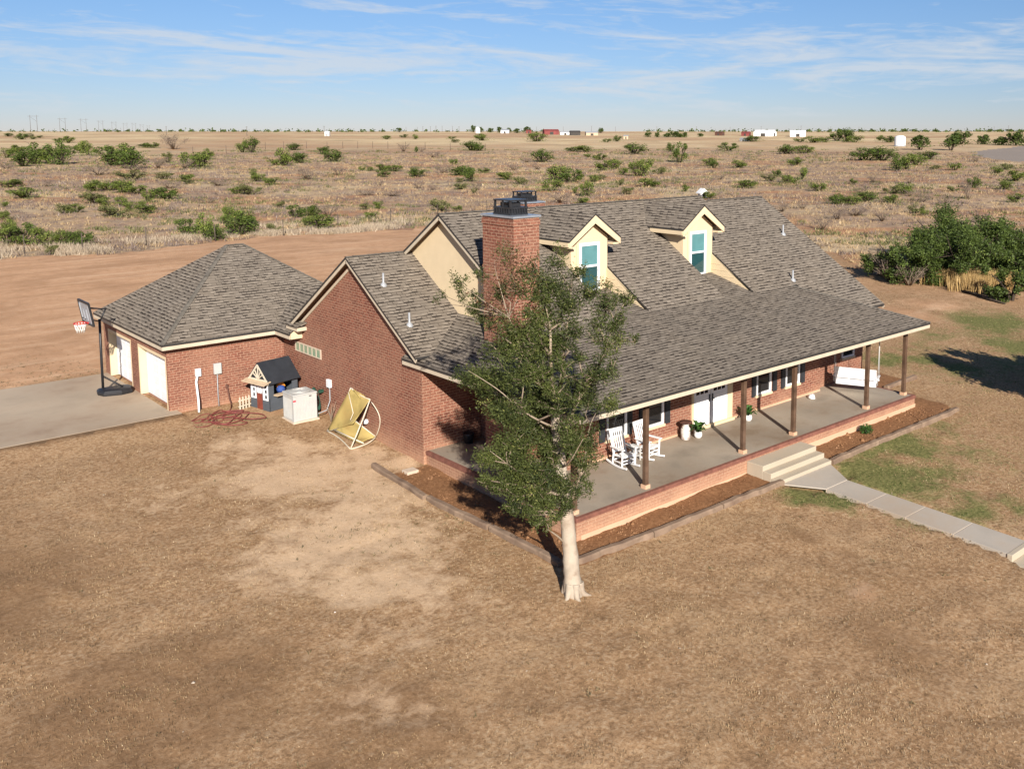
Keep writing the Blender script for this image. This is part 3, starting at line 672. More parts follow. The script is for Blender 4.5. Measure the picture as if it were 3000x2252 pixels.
roof_part('low_gable_roof', [[(G0, 26.98, gp(26.98)), (19.36, 26.98, gp(26.98)), (19.36, 31.64, 6.33), (G0, 31.64, 6.33)],
                             [(G0, 31.64, 6.33), (X0, 31.64, 6.33), (X0, 36.5, rp(36.5)), (G0, 36.5, rp(36.5))]])
EL, ER, EY = 16.72, 35.87, 18.83
roof_part('porch_roof', [[(EL, EY, 3.16), (ER, EY, 3.16), (33.0, YB + .02, 4.43), (19.6, YB + .02, 4.43)],
                         [(D1 - DH + .0, YB - .1, fp(YB - .1) - .004), (D1 + DH, YB - .1, fp(YB - .1) - .004), (D1 + DH, YD + .2, fp(YD + .2) - .004), (D1 - DH, YD + .2, fp(YD + .2) - .004)],
                         [(D2 - DH + .0, YB - .1, fp(YB - .1) - .004), (D2 + DH, YB - .1, fp(YB - .1) - .004), (D2 + DH, YD + .2, fp(YD + .2) - .004), (D2 - DH, YD + .2, fp(YD + .2) - .004)],
                         [(EL, EY, 3.16), (19.6, YB + .02, 4.43), (19.6, 28.9, 4.43), (EL, 28.13, 3.16)],
                         [(ER, EY, 3.16), (ER, 22.3, 3.16), (33.0, 24.2, 4.43), (33.0, YB + .02, 4.43)]])
ge, gr, gyc = 2.76, 5.87, 42.12
ra, rb = (16.28, gyc, gr), (17.05, gyc, gr)
e = [(11.86, 37.57, ge), (11.86, 46.67, ge), (21.5, 46.67, ge), (21.5, 37.57, ge)]
cv = 41.0
roof_part('garage_roof', [[e[0], ra, e[1]][::-1], [e[0], e[3], rb, ra], [e[1], ra, rb, e[2]], [e[3], e[2], rb],
                          [(16.36, 36.2, 2.76), (18.3, 36.2, 4.10), (18.3, 39.5, 4.10), (16.36, 37.56, 2.76)],
                          [(18.3, 36.2, 4.10), (20.2, 36.2, 2.76), (20.2, 39.5, 2.76), (18.3, 39.5, 4.10)]])
# hip / ridge caps
def cap(mb, a, b, wd=.20):
    a, b = Vector(a), Vector(b); d = (b - a).normalized(); s = d.cross(Vector((0, 0, 1))).normalized()
    up = s.cross(d)
    n = max(2, int((b - a).length / .3))
    for i in range(n):
        p = a.lerp(b, i / n); q = a.lerp(b, (i + 1) / n)
        o = up * (.022 + .006 * (i % 2)); dn = up * -.035
        mb.add([p + s * wd / 2 + dn + o, p + o, p - s * wd / 2 + dn + o, q + s * wd / 2 + dn + o * .6, q + o * .6, q - s * wd / 2 + dn + o * .6], [(0, 1, 4, 3), (1, 2, 5, 4)])
cm = mottled('ridge_cap_shingle', (.13, .115, .095), .3, 4.0, .95, .1, fine=30)
def capo(a, b):
    q = MB(); cap(q, a, b); part('ridge_cap', q, cm, H)
capo(e[0], ra); capo(e[3], rb); capo(ra, rb)
capo((X0, 29.13, 7.94), (X1, 29.13, 7.94)); capo((X1, 28.82, 7.74), (XR, 28.82, 7.74)); capo((G0, 31.64, 6.33), (X0, 31.64, 6.33))
capo((EL, EY, 3.16), (19.6, YB, 4.43)); capo((ER, EY, 3.16), (33.0, YB, 4.43))

# fascias
mb = MB()
def fas(a, b, h=.15, t=.028, drop=.09, off=(0, 0, 0)):
    a = Vector(a) + Vector((0, 0, -drop - h / 2)) + Vector(off); b = Vector(b) + Vector((0, 0, -drop - h / 2)) + Vector(off)
    mb.bar(a, b, t, h)
fas((EL + .0, EY + .03, 3.16), (ER, EY + .03, 3.16), .14)
fas((EL + .03, EY + .045, 3.16), (EL + .03, 28.12, 3.16), .14)
fas((ER - .03, EY + .045, 3.16), (ER - .03, 22.3, 3.16), .14)
fas((11.89, 37.60, ge), (16.38, 37.60, ge), .15); fas((11.89, 37.62, ge), (11.89, 46.65, ge), .15); fas((16.39, 36.2, ge), (16.39, 37.585, ge), .15)
# rakes
def rake(x, ya, za, yb, zb, h=.13): mb.bar((x, ya, za - .08 - h / 2), (x, yb, zb - .08 - h / 2), .03, h)
rake(16.60, 31.64, 6.33, 26.98, gp(26.98)); rake(16.60, 31.64, 6.33, 36.5, rp(36.5))
rake(19.02, 29.13, 7.94, 24.4, mp(24.4)); rake(19.02, 29.13, 7.94, 31.75, rp(31.75))
rake(37.47, 28.82, 7.74, 21.9, mp(21.9))
part('fascia', mb, M['fascia'], H)
mb = MB()
mb.bar((16.895, 31.64, 6.03), (16.895, 36.35, 3.05), .05, .10); mb.bar((16.895, 31.64, 6.03), (16.895, 27.3, 3.28), .05, .10)
part('frieze_board', mb, M['fascia'], H)
# eave corner box and return at the garage side of the brick gable
mb = MB(); mb.prism([(16.42, 36.18, 2.52), (17.0, 36.18, 2.52), (17.0, 36.18, 3.12), (16.42, 36.18, 2.74)], (0, .06, 0))
part('eave_end_cap', mb, M['cream'], H)
mb = MB(); mb.box(16.50, 16.915, 35.75, 36.75, 2.90, 3.04)
r_ = part('cornice_return', mb, M['fascia'], H)
mb = MB(); mb.prism([(16.46, 35.70, 3.045), (16.46, 36.80, 3.045), (16.92, 36.80, 3.20), (16.92, 35.70, 3.20)], (0, 0, .04))
part('return_roof', mb, M['shingle'], r_)
mb = MB(); mb.box(16.8, 35.8, 18.9, 22.44, 2.93, 2.97); mb.box(16.8, 19.35, 22.44, 27.16, 2.93, 2.97)
part('porch_ceiling', mb, M['cream'], H)

# dormers -----------------------------------------------------------
for c in (D1, D2):
    d = MB()
    zf = fp(YD) - .1
    d.prism([(c - DH, YD, zf), (c + DH, YD, zf), (c + DH, YD, 7.0), (c, YD, 7.66), (c - DH, YD, 7.0)], (0, 2.4, 0))
    dm = part('dormer', d, M['cream'], H)
    for s in (-1, 1):   # well side walls in front of the window
        d = MB()
        x = c + s * DH
        d.prism([(x, YB + .02, fp(YB) - .02), (x, YD - .003, fp(YD) - .15), (x, YD - .003, mp(YD) - .095), (x, YB + .12, mp(YB + .12) - .095)], (-s * .05, 0, 0))
        for k in range(1, 5):
            z = fp(YB) + k * .24
            ya = (z + .12 - 7.94) / .64 + 29.13 + .05
            yb = min(YD - .01, (z - 3.16) / .263 + 18.83)
            if ya < yb: d.bar((x - s * .055, ya, z), (x - s * .055, yb, z), .014, .02)
        part('well_side_wall', d, M['cream'], dm)
    rr = roof_part('dormer_roof', [[(c - 1.28, 25.55, 6.99), (c, 25.55, 7.92), (c, 29.1, 7.92), (c - 1.28, 27.7, 6.99)], [(c + 1.28, 25.55, 6.99), (c + 1.28, 27.7, 6.99), (c, 29.1, 7.92), (c, 25.55, 7.92)]], .07, dm)
    d = MB()
    for s in (-1, 1):
        d.prism([(c, 25.56, 7.85), (c + s * 1.28, 25.56, 6.92), (c + s * 1.28, 25.56, 6.70), (c, 25.56, 7.55)], (0, .035, 0))
        d.box(c + s * 1.28 - .03, c + s * 1.28 + .03, 25.60, 27.4, 6.76, 6.915)
        d.box(min(c + s * .93, c + s * 1.25), max(c + s * .93, c + s * 1.25), 25.60, 25.9, 6.70, 6.76)
    part('rake_board', d, M['cream'], dm)
    d = MB()
    for s in (-1, 1): d.prism([(c + s * .05, 25.6, 7.745), (c + s * .95, 25.6, 7.09), (c + s * .95, 25.6, 7.07), (c + s * .05, 25.6, 7.725)], (0, .3, 0))
    part('dormer_soffit', d, M['dormwood'], dm)
    d = MB()
    x0, x1, z0, z1 = c - .42, c + .38, 5.06, 6.70
    y = 25.9
    for a, b, p, q in ((x0 - .10, x0, z0 - .1, z1 + .12), (x1, x1 + .10, z0 - .1, z1 + .12), (x0, x1, z1, z1 + .12), (x0, x1, z0 - .1, z0), (x0, x1, 5.90, 5.98)):
        d.box(a, b, y - .05, y - .002, p, q)
    part('window_frame', d, M['white'], dm)
    d = MB()
    for a, b, p, q in ((x0 - .24, x0 - .10, z0 - .1, z1 + .27), (x1 + .10, x1 + .24, z0 - .1, z1 + .27), (x0 - .1, x1 + .1, z1 + .12, z1 + .27)):
        d.box(a, b, y - .03, y - .001, p, q)
    part('window_trim', d, M['cream'], dm)
    d = MB(); d.box(x0, x1, y - .02, y - .001, 5.98, z1); part('upper_pane', d, M['glassupper'], dm)
    d = MB(); d.box(x0, x1, y - .016, y - .001, z0, 5.90); part('lower_pane', d, M['glassteal'], dm)

# chimneys ----------------------------------------------------------
def chimney(x0, x1, y0, y1, zb, zt, s=1.0):
    c = MB(); c.box(x0, x1, y0, y1, zb, zt); c.box(x0 - .025, x1 + .025, y0 - .025, y1 + .025, zt - .26, zt - .09)
    ch = part('chimney', c, M['brick'], H)
    c = MB(); c.box(x0 - .05, x1 + .05, y0 - .05, y1 + .05, zt, zt + .06); part('chimney_flashing', c, M['flash'], ch)
    c = MB()
    a, b, p, q = x0 + .16, x1 - .16, y0 + .38, y1 - .38
    z = zt + .06
    c.box(a, b, p, q, z, z + .06); c.box(a, b, p, q, z + .20, z + .26)
    for i in range(7):
        t = (i + .5) / 7
        for yy in (p, q): c.bar((a + (b - a) * t, yy, z + .06), (a + (b - a) * t, yy, z + .20), .05, .03)
        for xx in (a, b): c.bar((xx, p + (q - p) * t, z + .06), (xx, p + (q - p) * t, z + .20), .05, .03)
    c.box(a + .03, b - .03, p + .03, q - .03, z + .06, z + .20)
    a2, b2, p2, q2 = a + .05, b - .05, p + .05, q - .05
    for xx in (a2, b2):
        for yy in (p2, q2): c.box(xx - .03, xx + .03, yy - .03, yy + .03, z + .26, z + .46)
        c.box(xx - .02, xx + .02, (p2 + q2) / 2 - .03, (p2 + q2) / 2 + .03, z + .26, z + .46)
    c.box(a2 + .12, b2 - .12, p2 + .12, q2 - .12, z + .26, z + .40)
    c.box(a2 - .05, b2 + .05, p2 - .05, q2 + .05, z + .46, z + .50)
    part('chimney_cap', c, M['chimcap'], ch)
chimney(18.45, 19.5, 23.97, 25.65, -.6, 8.14)
chimney(28.8, 30.12, 36.6, 38.1, -.3, 7.38)

# porch -------------------------------------------------------------
PX0, PX1, PY0 = 17.0, 35.86, 19.33
p = MB(); p.box(PX0 + .12, PX1 - .12, PY0 + .12, 22.46, -.12, 0); p.box(PX0 + .12, 19.4, 22.46, 27.18, -.12, 0); p.box(33.49, PX1 - .12, 22.46, 22.73, -.12, -.001)
part('porch_floor', p, M['porchfloor'], H)
p = MB(); p.box(PX0 + .03, PX1 - .03, PY0 + .03, 20.0, -.9, -.125); p.box(PX0 + .03, 19.0, 20.0, 27.16, -.9, -.125); p.box(35.0, PX1 - .03, 20.0, 23.5, -.9, -.125)
part('porch_brick_base', p, M['brick'], H)
p = MB(); p.box(PX0, PX1, PY0, PY0 + .12, -.12, .006); p.box(PX0, PX0 + .12, PY0 + .12, 27.16, -.12, .006); p.box(PX1 - .12, PX1, PY0 + .12, 23.4, -.12, .006)
part('rowlock_edge', p, M['rowlock'], H)
p = MB(); p.box(27.8, PX1 + .012, PY0 + .012, PY0 + .05, -1.0, -.36); p.box(17.2, 24.7, PY0 + .012, PY0 + .05, -1.0, -.55)
p.box(PX1 - .04, PX1 - .01, PY0 + .05, 23.4, -1.0, -.36)
part('plinth', p, M['plinth'], H)
p = MB(); p.box(19.5, 33.49, 22.415, 22.449, 0, .07)
part('wall_plinth', p, M['plinth'], H)
s = MB()
s.box(24.72, 27.78, 18.68, PY0 + .028, -1.0, -.17); s.box(24.72, 27.78, 18.34, 18.68, -1.0, -.34); s.box(24.72, 27.78, 18.0, 18.34, -1.0, -.505)
part('porch_steps', s, M['steps'], H, bevel=.015)
for x in (17.28, 20.13, 24.89, 27.75, 32.58, 35.53):
    pass
for x, y in ((17.22, 19.68), (20.15, 19.68), (24.89, 19.68), (27.77, 19.68), (32.62, 19.68), (35.53, 19.72)):
    q = MB(); q.box(x - .072, x + .072, y - .072, y + .072, .0, 2.95)
    po = part('porch_post', q, M['wood'], H, bevel=.01)
    q = MB(); q.box(x - .105, x + .105, y - .105, y + .105, .001, .12); part('post_base', q, M['plinth'], po)

# front door
d = MB(); yw = 22.45
d.box(25.34, 25.44, yw - .06, yw + .01, .0, 2.25); d.box(27.36, 27.64, yw - .06, yw + .01, .0, 2.25); d.box(25.44, 27.36, yw - .06, yw + .01, 2.13, 2.25)
d.box(25.30, 27.66, yw - .16, yw, .0, .10)
fd = part('front_door', d, M['cream'], H)
for k, (a, b) in enumerate(((25.44, 26.385), (26.415, 27.36))):
    q = MB(); q.m = 0; q.box(a, b, yw - .03, yw + .01, .10, 2.13)
    for i in range(2):
        xa = a + .10 + i * .40
        q.box(xa, xa + .33, yw - .040, yw - .029, .25, .80); q.box(xa, xa + .33, yw - .040, yw - .029, .92, 1.18)
    q.m = 1
    for i in range(3):
        xa = a + .14 + i * .235; q.box(xa, xa + .18, yw - .036, yw - .028, 1.30, 1.52)
    q.m = 2
    hx = b - .07 if k == 0 else a + .07
    q.box(hx - .025, hx + .025, yw - .06, yw - .03, .95, 1.22); q.tube([(hx, yw - .05, 1.05), (hx, yw - .10, 1.05), (hx + (.1 if k else -.1), yw - .10, 1.05)], .014, 6)
    part('door_leaf', q, [M['white'], M['glass'], M['black']], fd)

def window(x0, x1, z0, z1, yw, shut=None, wide=.34):
    f = MB()
    for a, b, p_, q_ in ((x0 - .05, x0, z0 - .08, z1 + .08), (x1, x1 + .09, z0 - .08, z1 + .08), (x0, x1, z1, z1 + .08), (x0, x1, z0 - .08, z0)):
        f.box(a, b, yw - .07, yw - .001, p_, q_)
    w_ = part('window', f, M['white'], H)
    f = MB(); f.box(x0, x1, yw - .02, yw - .0015, z0, z1); part('pane', f, M['glass'], w_)
    f = MB(); f.box(x0 - .14, x1 + .14, yw - .10, yw - .002, z0 - .17, z0 - .083); part('sill', f, M['cream'], w_)
    for xs in shut or ():
        f = MB(); f.box(xs[0], xs[1], yw - .06, yw - .002, z0 - .12, z1 + .1)
        for k in range(16):
            zz = z0 - .05 + k * (z1 - z0 + .05) / 16; f.box(xs[0] + .04, xs[1] - .04, yw - .072, yw - .059, zz, zz + .05)
        part('shutter', f, M['shutter'], H)
window(21.13, 21.91, .72, 2.05, yw, ((20.75, 21.0), (22.03, 22.27)))
window(22.98, 23.74, .72, 2.05, yw, ((22.64, 22.87), (23.92, 24.17)))
window(29.18, 29.95, .72, 2.05, yw, ((28.86, 29.08), (30.18, 30.43)))
window(31.08, 31.86, .72, 2.05, yw, ((30.74, 30.98), (32.06, 32.33)))
window(35.52, 36.33, 1.10, 2.0, 22.72)
# glass block strip
f = MB(); ya, yb = 34.58, 36.78
f.box(16.885, 16.919, ya - .04, yb + .04, 1.90, 1.945); f.box(16.885, 16.919, ya - .04, yb + .04, 2.255, 2.30)
for i in range(7): yy = ya + (yb - ya) * i / 6; f.box(16.886, 16.919, yy - .04, yy + .04, 1.945, 2.255)
gb = part('strip_window', f, M['stone'], H, label='narrow window of six glass blocks')
for i in range(6):
    f = MB(); f.box(16.895, 16.918, ya + (yb - ya) * i / 6 + .04, ya + (yb - ya) * (i + 1) / 6 - .04, 1.945, 2.255)
    part('glass_block', f, M['glassblock'], gb)
# roof vents
for x, y, z in ((17.28, 30.18, gp(30.18)), (17.19, 28.32, gp(28.32)), (36.02, 26.38, mp(26.38)), (33.41, 23.9, mp(23.9))):
    f = MB(); f.lathe([(.13, -.08), (.12, .0), (.05, .07), (.036, .09), (.036, .42), (.0, .42)], (x, y, z), 12)
    part('vent_pipe', f, M['metalgrey'], H)
# ------------------------------------------------------------------ terrain
def gz(x, y):
    x = np.asarray(x, float); y = np.asarray(y, float)
    a = -.15 - .029 * (38 - np.maximum(y, 8.)) + .009 * np.clip(x - 17, 0, 20) * np.clip((38 - y) / 8, 0, 1)
    b = -.15 + .01125 * (y - 38)
    g = np.where(y < 38, a, np.where(y < 46, b, -.06))
    r = np.hypot(x, y)
    t = np.clip((r - 150) / 1350., 0, 1); g = g + 9.9 * t * t * (3 - 2 * t)
    k = np.clip((r - 70) / 60., 0, 1)
    return g + k * (.28 * np.sin(x * .031 + y * .013 + 1.) + .22 * np.sin(y * .045 - x * .02) + .15 * np.sin(x * .09 + y * .07))
g1 = lambda x, y: float(gz(x, y))

def sstep(v, a, b):
    t = np.clip((v - a) / (b - a), 0, 1); return t * t * (3 - 2 * t)
def vnoise(x, y, s, seed=0):
    """cheap value noise"""
    x = x / s + seed * 17.3; y = y / s + seed * 9.1
    xi = np.floor(x); yi = np.floor(y); fx = x - xi; fy = y - yi
    fx = fx * fx * (3 - 2 * fx); fy = fy * fy * (3 - 2 * fy)
    h = lambda a, b: np.modf(np.abs(np.sin(a * 127.1 + b * 311.7 + seed) * 43758.5453))[0]
    return (h(xi, yi) * (1 - fx) + h(xi + 1, yi) * fx) * (1 - fy) + (h(xi, yi + 1) * (1 - fx) + h(xi + 1, yi + 1) * fx) * fy
def fbm(x, y, s, seed=0): return .5 * vnoise(x, y, s, seed) + .3 * vnoise(x, y, s / 2.1, seed + 1) + .2 * vnoise(x, y, s / 4.3, seed + 2)

EDGE = [(16.8, 93.1), (19.4, 93.5), (25.6, 90.8), (29.5, 92.3), (34.1, 94.4), (41.2, 98.0), (44.8, 97.6), (49.6, 95.4), (59.0, 94.1), (75, 78), (81.9, 61.9), (68.4, 44.6), (61.5, 36.9), (63.2, 34.0), (63.1, 29.9), (63.3, 26.7), (66, 20), (70, 10)]
EAZ = np.array([math.atan2(b, a) for a, b in EDGE])[::-1]; ERD = np.array([math.hypot(a, b) for a, b in EDGE])[::-1]
def blobs(x, y, L):
    m = np.zeros_like(x)
    for bx, by, br, s in L: m = np.maximum(m, s * np.exp(-((x - bx) ** 2 + (y - by) ** 2) / (br * br)))
    return m
GREEN = [(30.6, 17.4, 2.0, 1.0), (28.9, 16.7, 1.6, 1.0), (27.9, 14.9, 1.2, 1.0), (33.8, 17.2, 1.4, .7), (27.6, 12.8, 1.1, .8), (24.6, 17.2, .9, .9), (25.2, 16.2, .7, .8), (29.5, 17.3, 1.6, 1.0), (31.8, 17.3, 1.5, .95), (28.2, 15.8, 1.4, 1.0), (29.6, 15.6, 1.8, .75), (28.0, 13.9, 1.3, .8), (28.6, 12.2, 1.6, .55), (32.5, 15.8, 2.0, .5), (33.5, 14, 4.5, .33), (38, 17, 4, .36), (42.5, 20, 4, .40), (46, 24, 4, .36), (30, 11.5, 3, .25), (26.5, 13.5, 1.6, .5), (29.1, 17.2, 1.0, .9), (31.2, 17.2, 1.1, .8), (33.5, 17.1, 1.0, .45), (28.3, 16.4, 1.3, .9), (27.8, 15.2, 1.0, .95), (27.6, 14.0, .8, .7), (28.6, 13.0, 1.2, .55), (25.1, 16.9, .8, .65), (24.2, 17.5, .8, .7), (25.0, 15.4, .5, .4), (27.4, 12.0, .8, .4), (42.0, 24.3, 1.6, .7), (43.5, 22.8, 1.2, .7), (43.5, 20.9, 1.2, .7), (40.0, 26.0, 1.5, .5), (50.4, 21.6, 3.0, .8), (55.5, 24.5, 3.4, .85), (52.5, 23.5, 2.5, .7), (46, 19.6, 2.6, .55), (41.5, 18.9, 1.5, .4), (49.5, 25.5, 4, .45), (30.5, 14.5, 1.4, .35)]
PALE = [(9.8, 18.2, 1.8, .55), (8.8, 16.2, 1.5, .45), (12.5, 18.6, 1.8, .45), (14.3, 26.0, 2.0, .8), (12.3, 24.0, 3.8, .75), (11.4, 20.5, 2.6, .7), (13.6, 29.0, 3.0, .8), (10.2, 22, 2.5, .4), (13.2, 25.9, 2.4, .8), (14.1, 23.5, 1.6, .7), (14.6, 27.5, 1.2, .9), (12.4, 20.8, 1.7, .7), (10.6, 19.0, 1.6, .45), (13.3, 29.4, 1.9, .7), (12.9, 33.1, 1.6, .7), (15.7, 29.0, 1.1, .9), (16.2, 27.8, .9, .9), (9.5, 30, 2.5, .35), (14.4, 31.8, 1.4, .7)]
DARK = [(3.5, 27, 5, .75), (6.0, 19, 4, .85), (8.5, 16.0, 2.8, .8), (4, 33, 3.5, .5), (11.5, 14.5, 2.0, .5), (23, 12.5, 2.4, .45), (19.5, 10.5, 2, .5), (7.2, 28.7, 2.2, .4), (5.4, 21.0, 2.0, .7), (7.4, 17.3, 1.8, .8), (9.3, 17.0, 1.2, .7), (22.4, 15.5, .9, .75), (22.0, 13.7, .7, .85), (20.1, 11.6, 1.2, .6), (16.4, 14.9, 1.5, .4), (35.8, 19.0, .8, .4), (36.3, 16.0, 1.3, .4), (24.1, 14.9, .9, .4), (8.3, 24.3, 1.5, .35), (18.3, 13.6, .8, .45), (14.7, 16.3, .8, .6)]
DIRT = [(47, 28.5, 3.2, .75), (52, 29.5, 3.5, .8), (57, 30, 3, .7), (42, 27.6, 2.5, .5), (31, 13.3, 1.6, .35), (34, 14.5, 1.4, .35), (38.5, 14.8, 1.6, .4), (20.3, 12.0, .6, .6), (15.2, 35.3, 1.2, .6), (13.6, 36.0, 1.0, .5)]

def masks(x, y):
    n = fbm(x, y, 3.0, 3) - .5; n2 = fbm(x, y, 14., 8) - .5
    az = np.arctan2(y, x); r = np.hypot(x, y)
    eb = np.interp(az, EAZ, ERD)
    front = (az > 1.02).astype(float)
    scrub = sstep(r + n * 5 + n2 * 3, eb - .8, eb + 1.2 + (1 - front) * 8)
    yard = sstep(y + n * 3 + n2 * 3.5, 45.2, 48.5) * sstep(az, .80, .9)
    lawnleft = sstep(y - x * .1 + n * 5, 36.0, 39.5) * sstep(x, 6., 2.)
    side = sstep(r + n * 6, eb - 9, eb - 2) * sstep(az, .90, .60) * .45 * sstep(x, 45, 55)
    dirt = np.clip(np.maximum(np.maximum(yard, lawnleft), side) , 0, 1)
    dirt = np.maximum(dirt, blobs(x + n * 2, y + n * 2, DIRT)) * (1 - scrub)
    green = blobs(x + n * 1.0, y + n2 * 1.0, [(a, b, c * 1.15, d) for a, b, c, d in GREEN]) * np.clip(1.05 + n * 1.5, .5, 1.15)
    pale = blobs(x + n * 2.5, y + n * 2.5, PALE) * np.clip(1.05 + n * 1.5, 0, 1.1)
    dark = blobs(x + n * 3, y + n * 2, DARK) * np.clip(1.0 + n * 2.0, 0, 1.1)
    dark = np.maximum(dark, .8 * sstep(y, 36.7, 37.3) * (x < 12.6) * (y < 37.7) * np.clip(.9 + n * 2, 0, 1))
    m = n * .25
    bed = np.zeros_like(x)
    for a, b, c, d in ((15.6, 17.3, 18.4, 27.1), (15.7, 24.9, 18.15, 19.6), (27.6, 36.75, 18.0, 19.6), (35.6, 37.3, 18.4, 22.6), (35.7, 39.4, 21.6, 24.2)):
        bed = np.maximum(bed, np.minimum(np.minimum(sstep(x + m, a - .12, a + .12), sstep(-x + m, -b - .15, -b + .15)), np.minimum(sstep(y + m, c - .12, c + .12), sstep(-y + m, -d - .25, -d + .25))))
    pad = np.zeros_like(x)
    poly = [(421.7, 203), (430, 212), (478, 220), (620, 250), (560, 140), (330, 132), (322, 142), (340, 158), (372, 180)]
    inside = np.zeros(x.shape, bool)
    for i in range(len(poly)):
        (xa, ya), (xb, yb) = poly[i], poly[i - 1]
        with np.errstate(divide='ignore', invalid='ignore'):
            c = ((ya > y) != (yb > y)) & (x < (xb - xa) * (y - ya) / (yb - ya + 1e-9) + xa)
        inside ^= c
    pad = inside.astype(float)
    return dirt, green, scrub, pale, bed, pad, dark

def lin_ring():
    az = np.concatenate([np.radians(np.arange(-6, 104, .25)), np.radians(np.arange(104, 354, 5.))])
    rr = [1.5]
    while rr[-1] < 5200: rr.append(rr[-1] * 1.0085 + .004)
    return az, np.array(rr)
AZ, RR = lin_ring()
na, nr = len(AZ), len(RR)
rg, ag = np.meshgrid(RR, AZ, indexing='ij')
gx = (rg * np.cos(ag)).ravel(); gy = (rg * np.sin(ag)).ravel()
hz = gz(gx, gy)
mk = masks(gx, gy)
rf = np.hypot(gx, gy)
near = np.clip((90 - rf) / 60, 0, 1)
drect = lambda x0, x1, y0, y1: np.hypot(np.maximum(np.maximum(x0 - gx, gx - x1), 0), np.maximum(np.maximum(y0 - gy, gy - y1), 0))
hd = np.minimum(drect(25.62, 26.88, 8.5, 18), drect(-14, 12.3, 37.4, 46.1))
hard = sstep(hd, .1, 1.2) * .85 + .15
hz = hz + near * ((fbm(gx, gy, 1.2, 5) - .5) * .10 + (fbm(gx, gy, .45, 6) - .5) * .05) * (1 - .6 * mk[0]) * hard + mk[4] * (fbm(gx, gy, .4, 9) - .4) * .10
hz += mk[2] * (fbm(gx, gy, 2.5, 12) - .5) * .5 * np.clip((220 - rf) / 100, 0, 1)
# keep loose soil below slabs
und = (gx > 12.7) & (gx < 21) & (gy > 38.4) & (gy < 45.8) | (gx > 17.4) & (gx < 36.8) & (gy > 23.2) & (gy < 35) | (gx > 17.4) & (gx < 35.4) & (gy > 19.8) & (gy < 30)
hz = np.where(und, hz - .4, hz)
eg = (gx < 12.5) & (gx > -20); hz = np.where(eg & (gy < 37.5), np.maximum(hz, -.035 - (37.42 - gy) * .10), hz)
drv = (gx < 12.3) & (gy > 37.6) & (gy < 45.9) & (gx > -30)
hz = np.where(drv, np.minimum(hz, -.12), hz)
pth = (gx > 25.6) & (gx < 26.85) & (gy > 8) & (gy < 18) | (gx > 25.0) & (gx < 27.6) & (gy > 16.9) & (gy < 19)
hz = np.where(pth, hz - .12, hz)
low_ = (gx > 25.35) & (gx < 27.15) & (gy > 4.8) & (gy < 10.75)
hz = np.where(low_, np.minimum(hz, g1(26.2, 10.85) - .27), hz)
V = np.stack([gx, gy, hz], 1)
i = np.arange(nr - 1)[:, None] * na; j = np.arange(na)[None, :]; j2 = (j + 1) % na
F = np.stack([i + j, i + na + j, i + na + j2, i + j2], -1).reshape(-1, 4)

t = NT('ground_soil')
P = t.pos()
A = t.N('Attribute', attribute_name='mask_a'); B = t.N('Attribute', attribute_name='mask_b')
sa = t.N('SeparateColor', {0: A.outputs['Color']}); sb = t.N('SeparateColor', {0: B.outputs['Color']})
dirt, green, scrub, pale = sa.outputs[0], sa.outputs[1], sa.outputs[2], A.outputs['Alpha']
bed, pad, dark = sb.outputs[0], sb.outputs[1], sb.outputs[2]
nb = t.noise(P, .22, 5, .6); nm = t.noise(P, 1.6, 5, .65, .4); nf = t.noise(P, 9.0, 4, .7); nff = t.noise(P, 38., 3, .7)
def edge(m, k=.9): return t.ramp(t.math('ADD', m, t.math('MULTIPLY', t.math('SUBTRACT', nm, .5), k)), .32, .68)
lawn = t.mix(t.ramp(t.math('ADD', t.math('MULTIPLY', nm, .55), t.math('MULTIPLY', nf, .45)), .34, .66), (.275, .158, .080), (.475, .305, .168))
lawn = t.mix(t.math('MULTIPLY', t.ramp(nb, .40, .68), .55), lawn, (.27, .155, .075))
lawn = t.mix(t.math('MULTIPLY', t.ramp(t.noise(P, .35, 4, .6), .50, .72), .35), lawn, (.52, .36, .205))
lawn = t.mix(t.math('MULTIPLY', t.ramp(nf, .50, .66), .6), lawn, (.52, .385, .245))
lawn = t.mix(t.math('MULTIPLY', t.ramp(t.noise(P, 6.5, 4, .75, .5), .54, .64), .55), lawn, (.155, .092, .048))
lawn = t.mix(t.math('MULTIPLY', t.ramp(nf, .46, .32), .6), lawn, (.14, .085, .045))
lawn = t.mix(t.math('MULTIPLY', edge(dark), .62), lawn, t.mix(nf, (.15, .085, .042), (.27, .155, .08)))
lawn = t.mix(t.math('MULTIPLY', edge(pale, 1.3), .72), lawn, t.mix(nf, (.60, .405, .24), (.70, .52, .35)))
gcol = t.mix(t.ramp(nf, .35, .68), (.062, .085, .022), (.235, .225, .080))
lawn = t.mix(t.math('MULTIPLY', edge(green, 1.1), .9), lawn, gcol)
dcol = t.mix(t.ramp(nm, .3, .7), (.50, .28, .15), (.62, .385, .23))
dcol = t.mix(t.math('MULTIPLY', t.ramp(nb, .45, .62), .55), dcol, (.36, .205, .11))
dcol = t.mix(t.math('MULTIPLY', t.ramp(nf, .56, .74), .35), dcol, (.24, .14, .075))
mpv = t.N('Mapping', {'Vector': P, 'Rotation': (0, 0, R(-12)), 'Scale': (.07, .75, 1.0)}).outputs[0]
rut = t.noise(mpv, 1.0, 5, .6, .3)
dcol = t.mix(t.math('MULTIPLY', t.ramp(rut, .50, .66), .42), dcol, (.34, .195, .105))
dcol = t.mix(t.math('MULTIPLY', t.ramp(rut, .44, .34), .5), dcol, (.66, .45, .29))
k = t.mix(edge(dirt, .6), lawn, dcol)
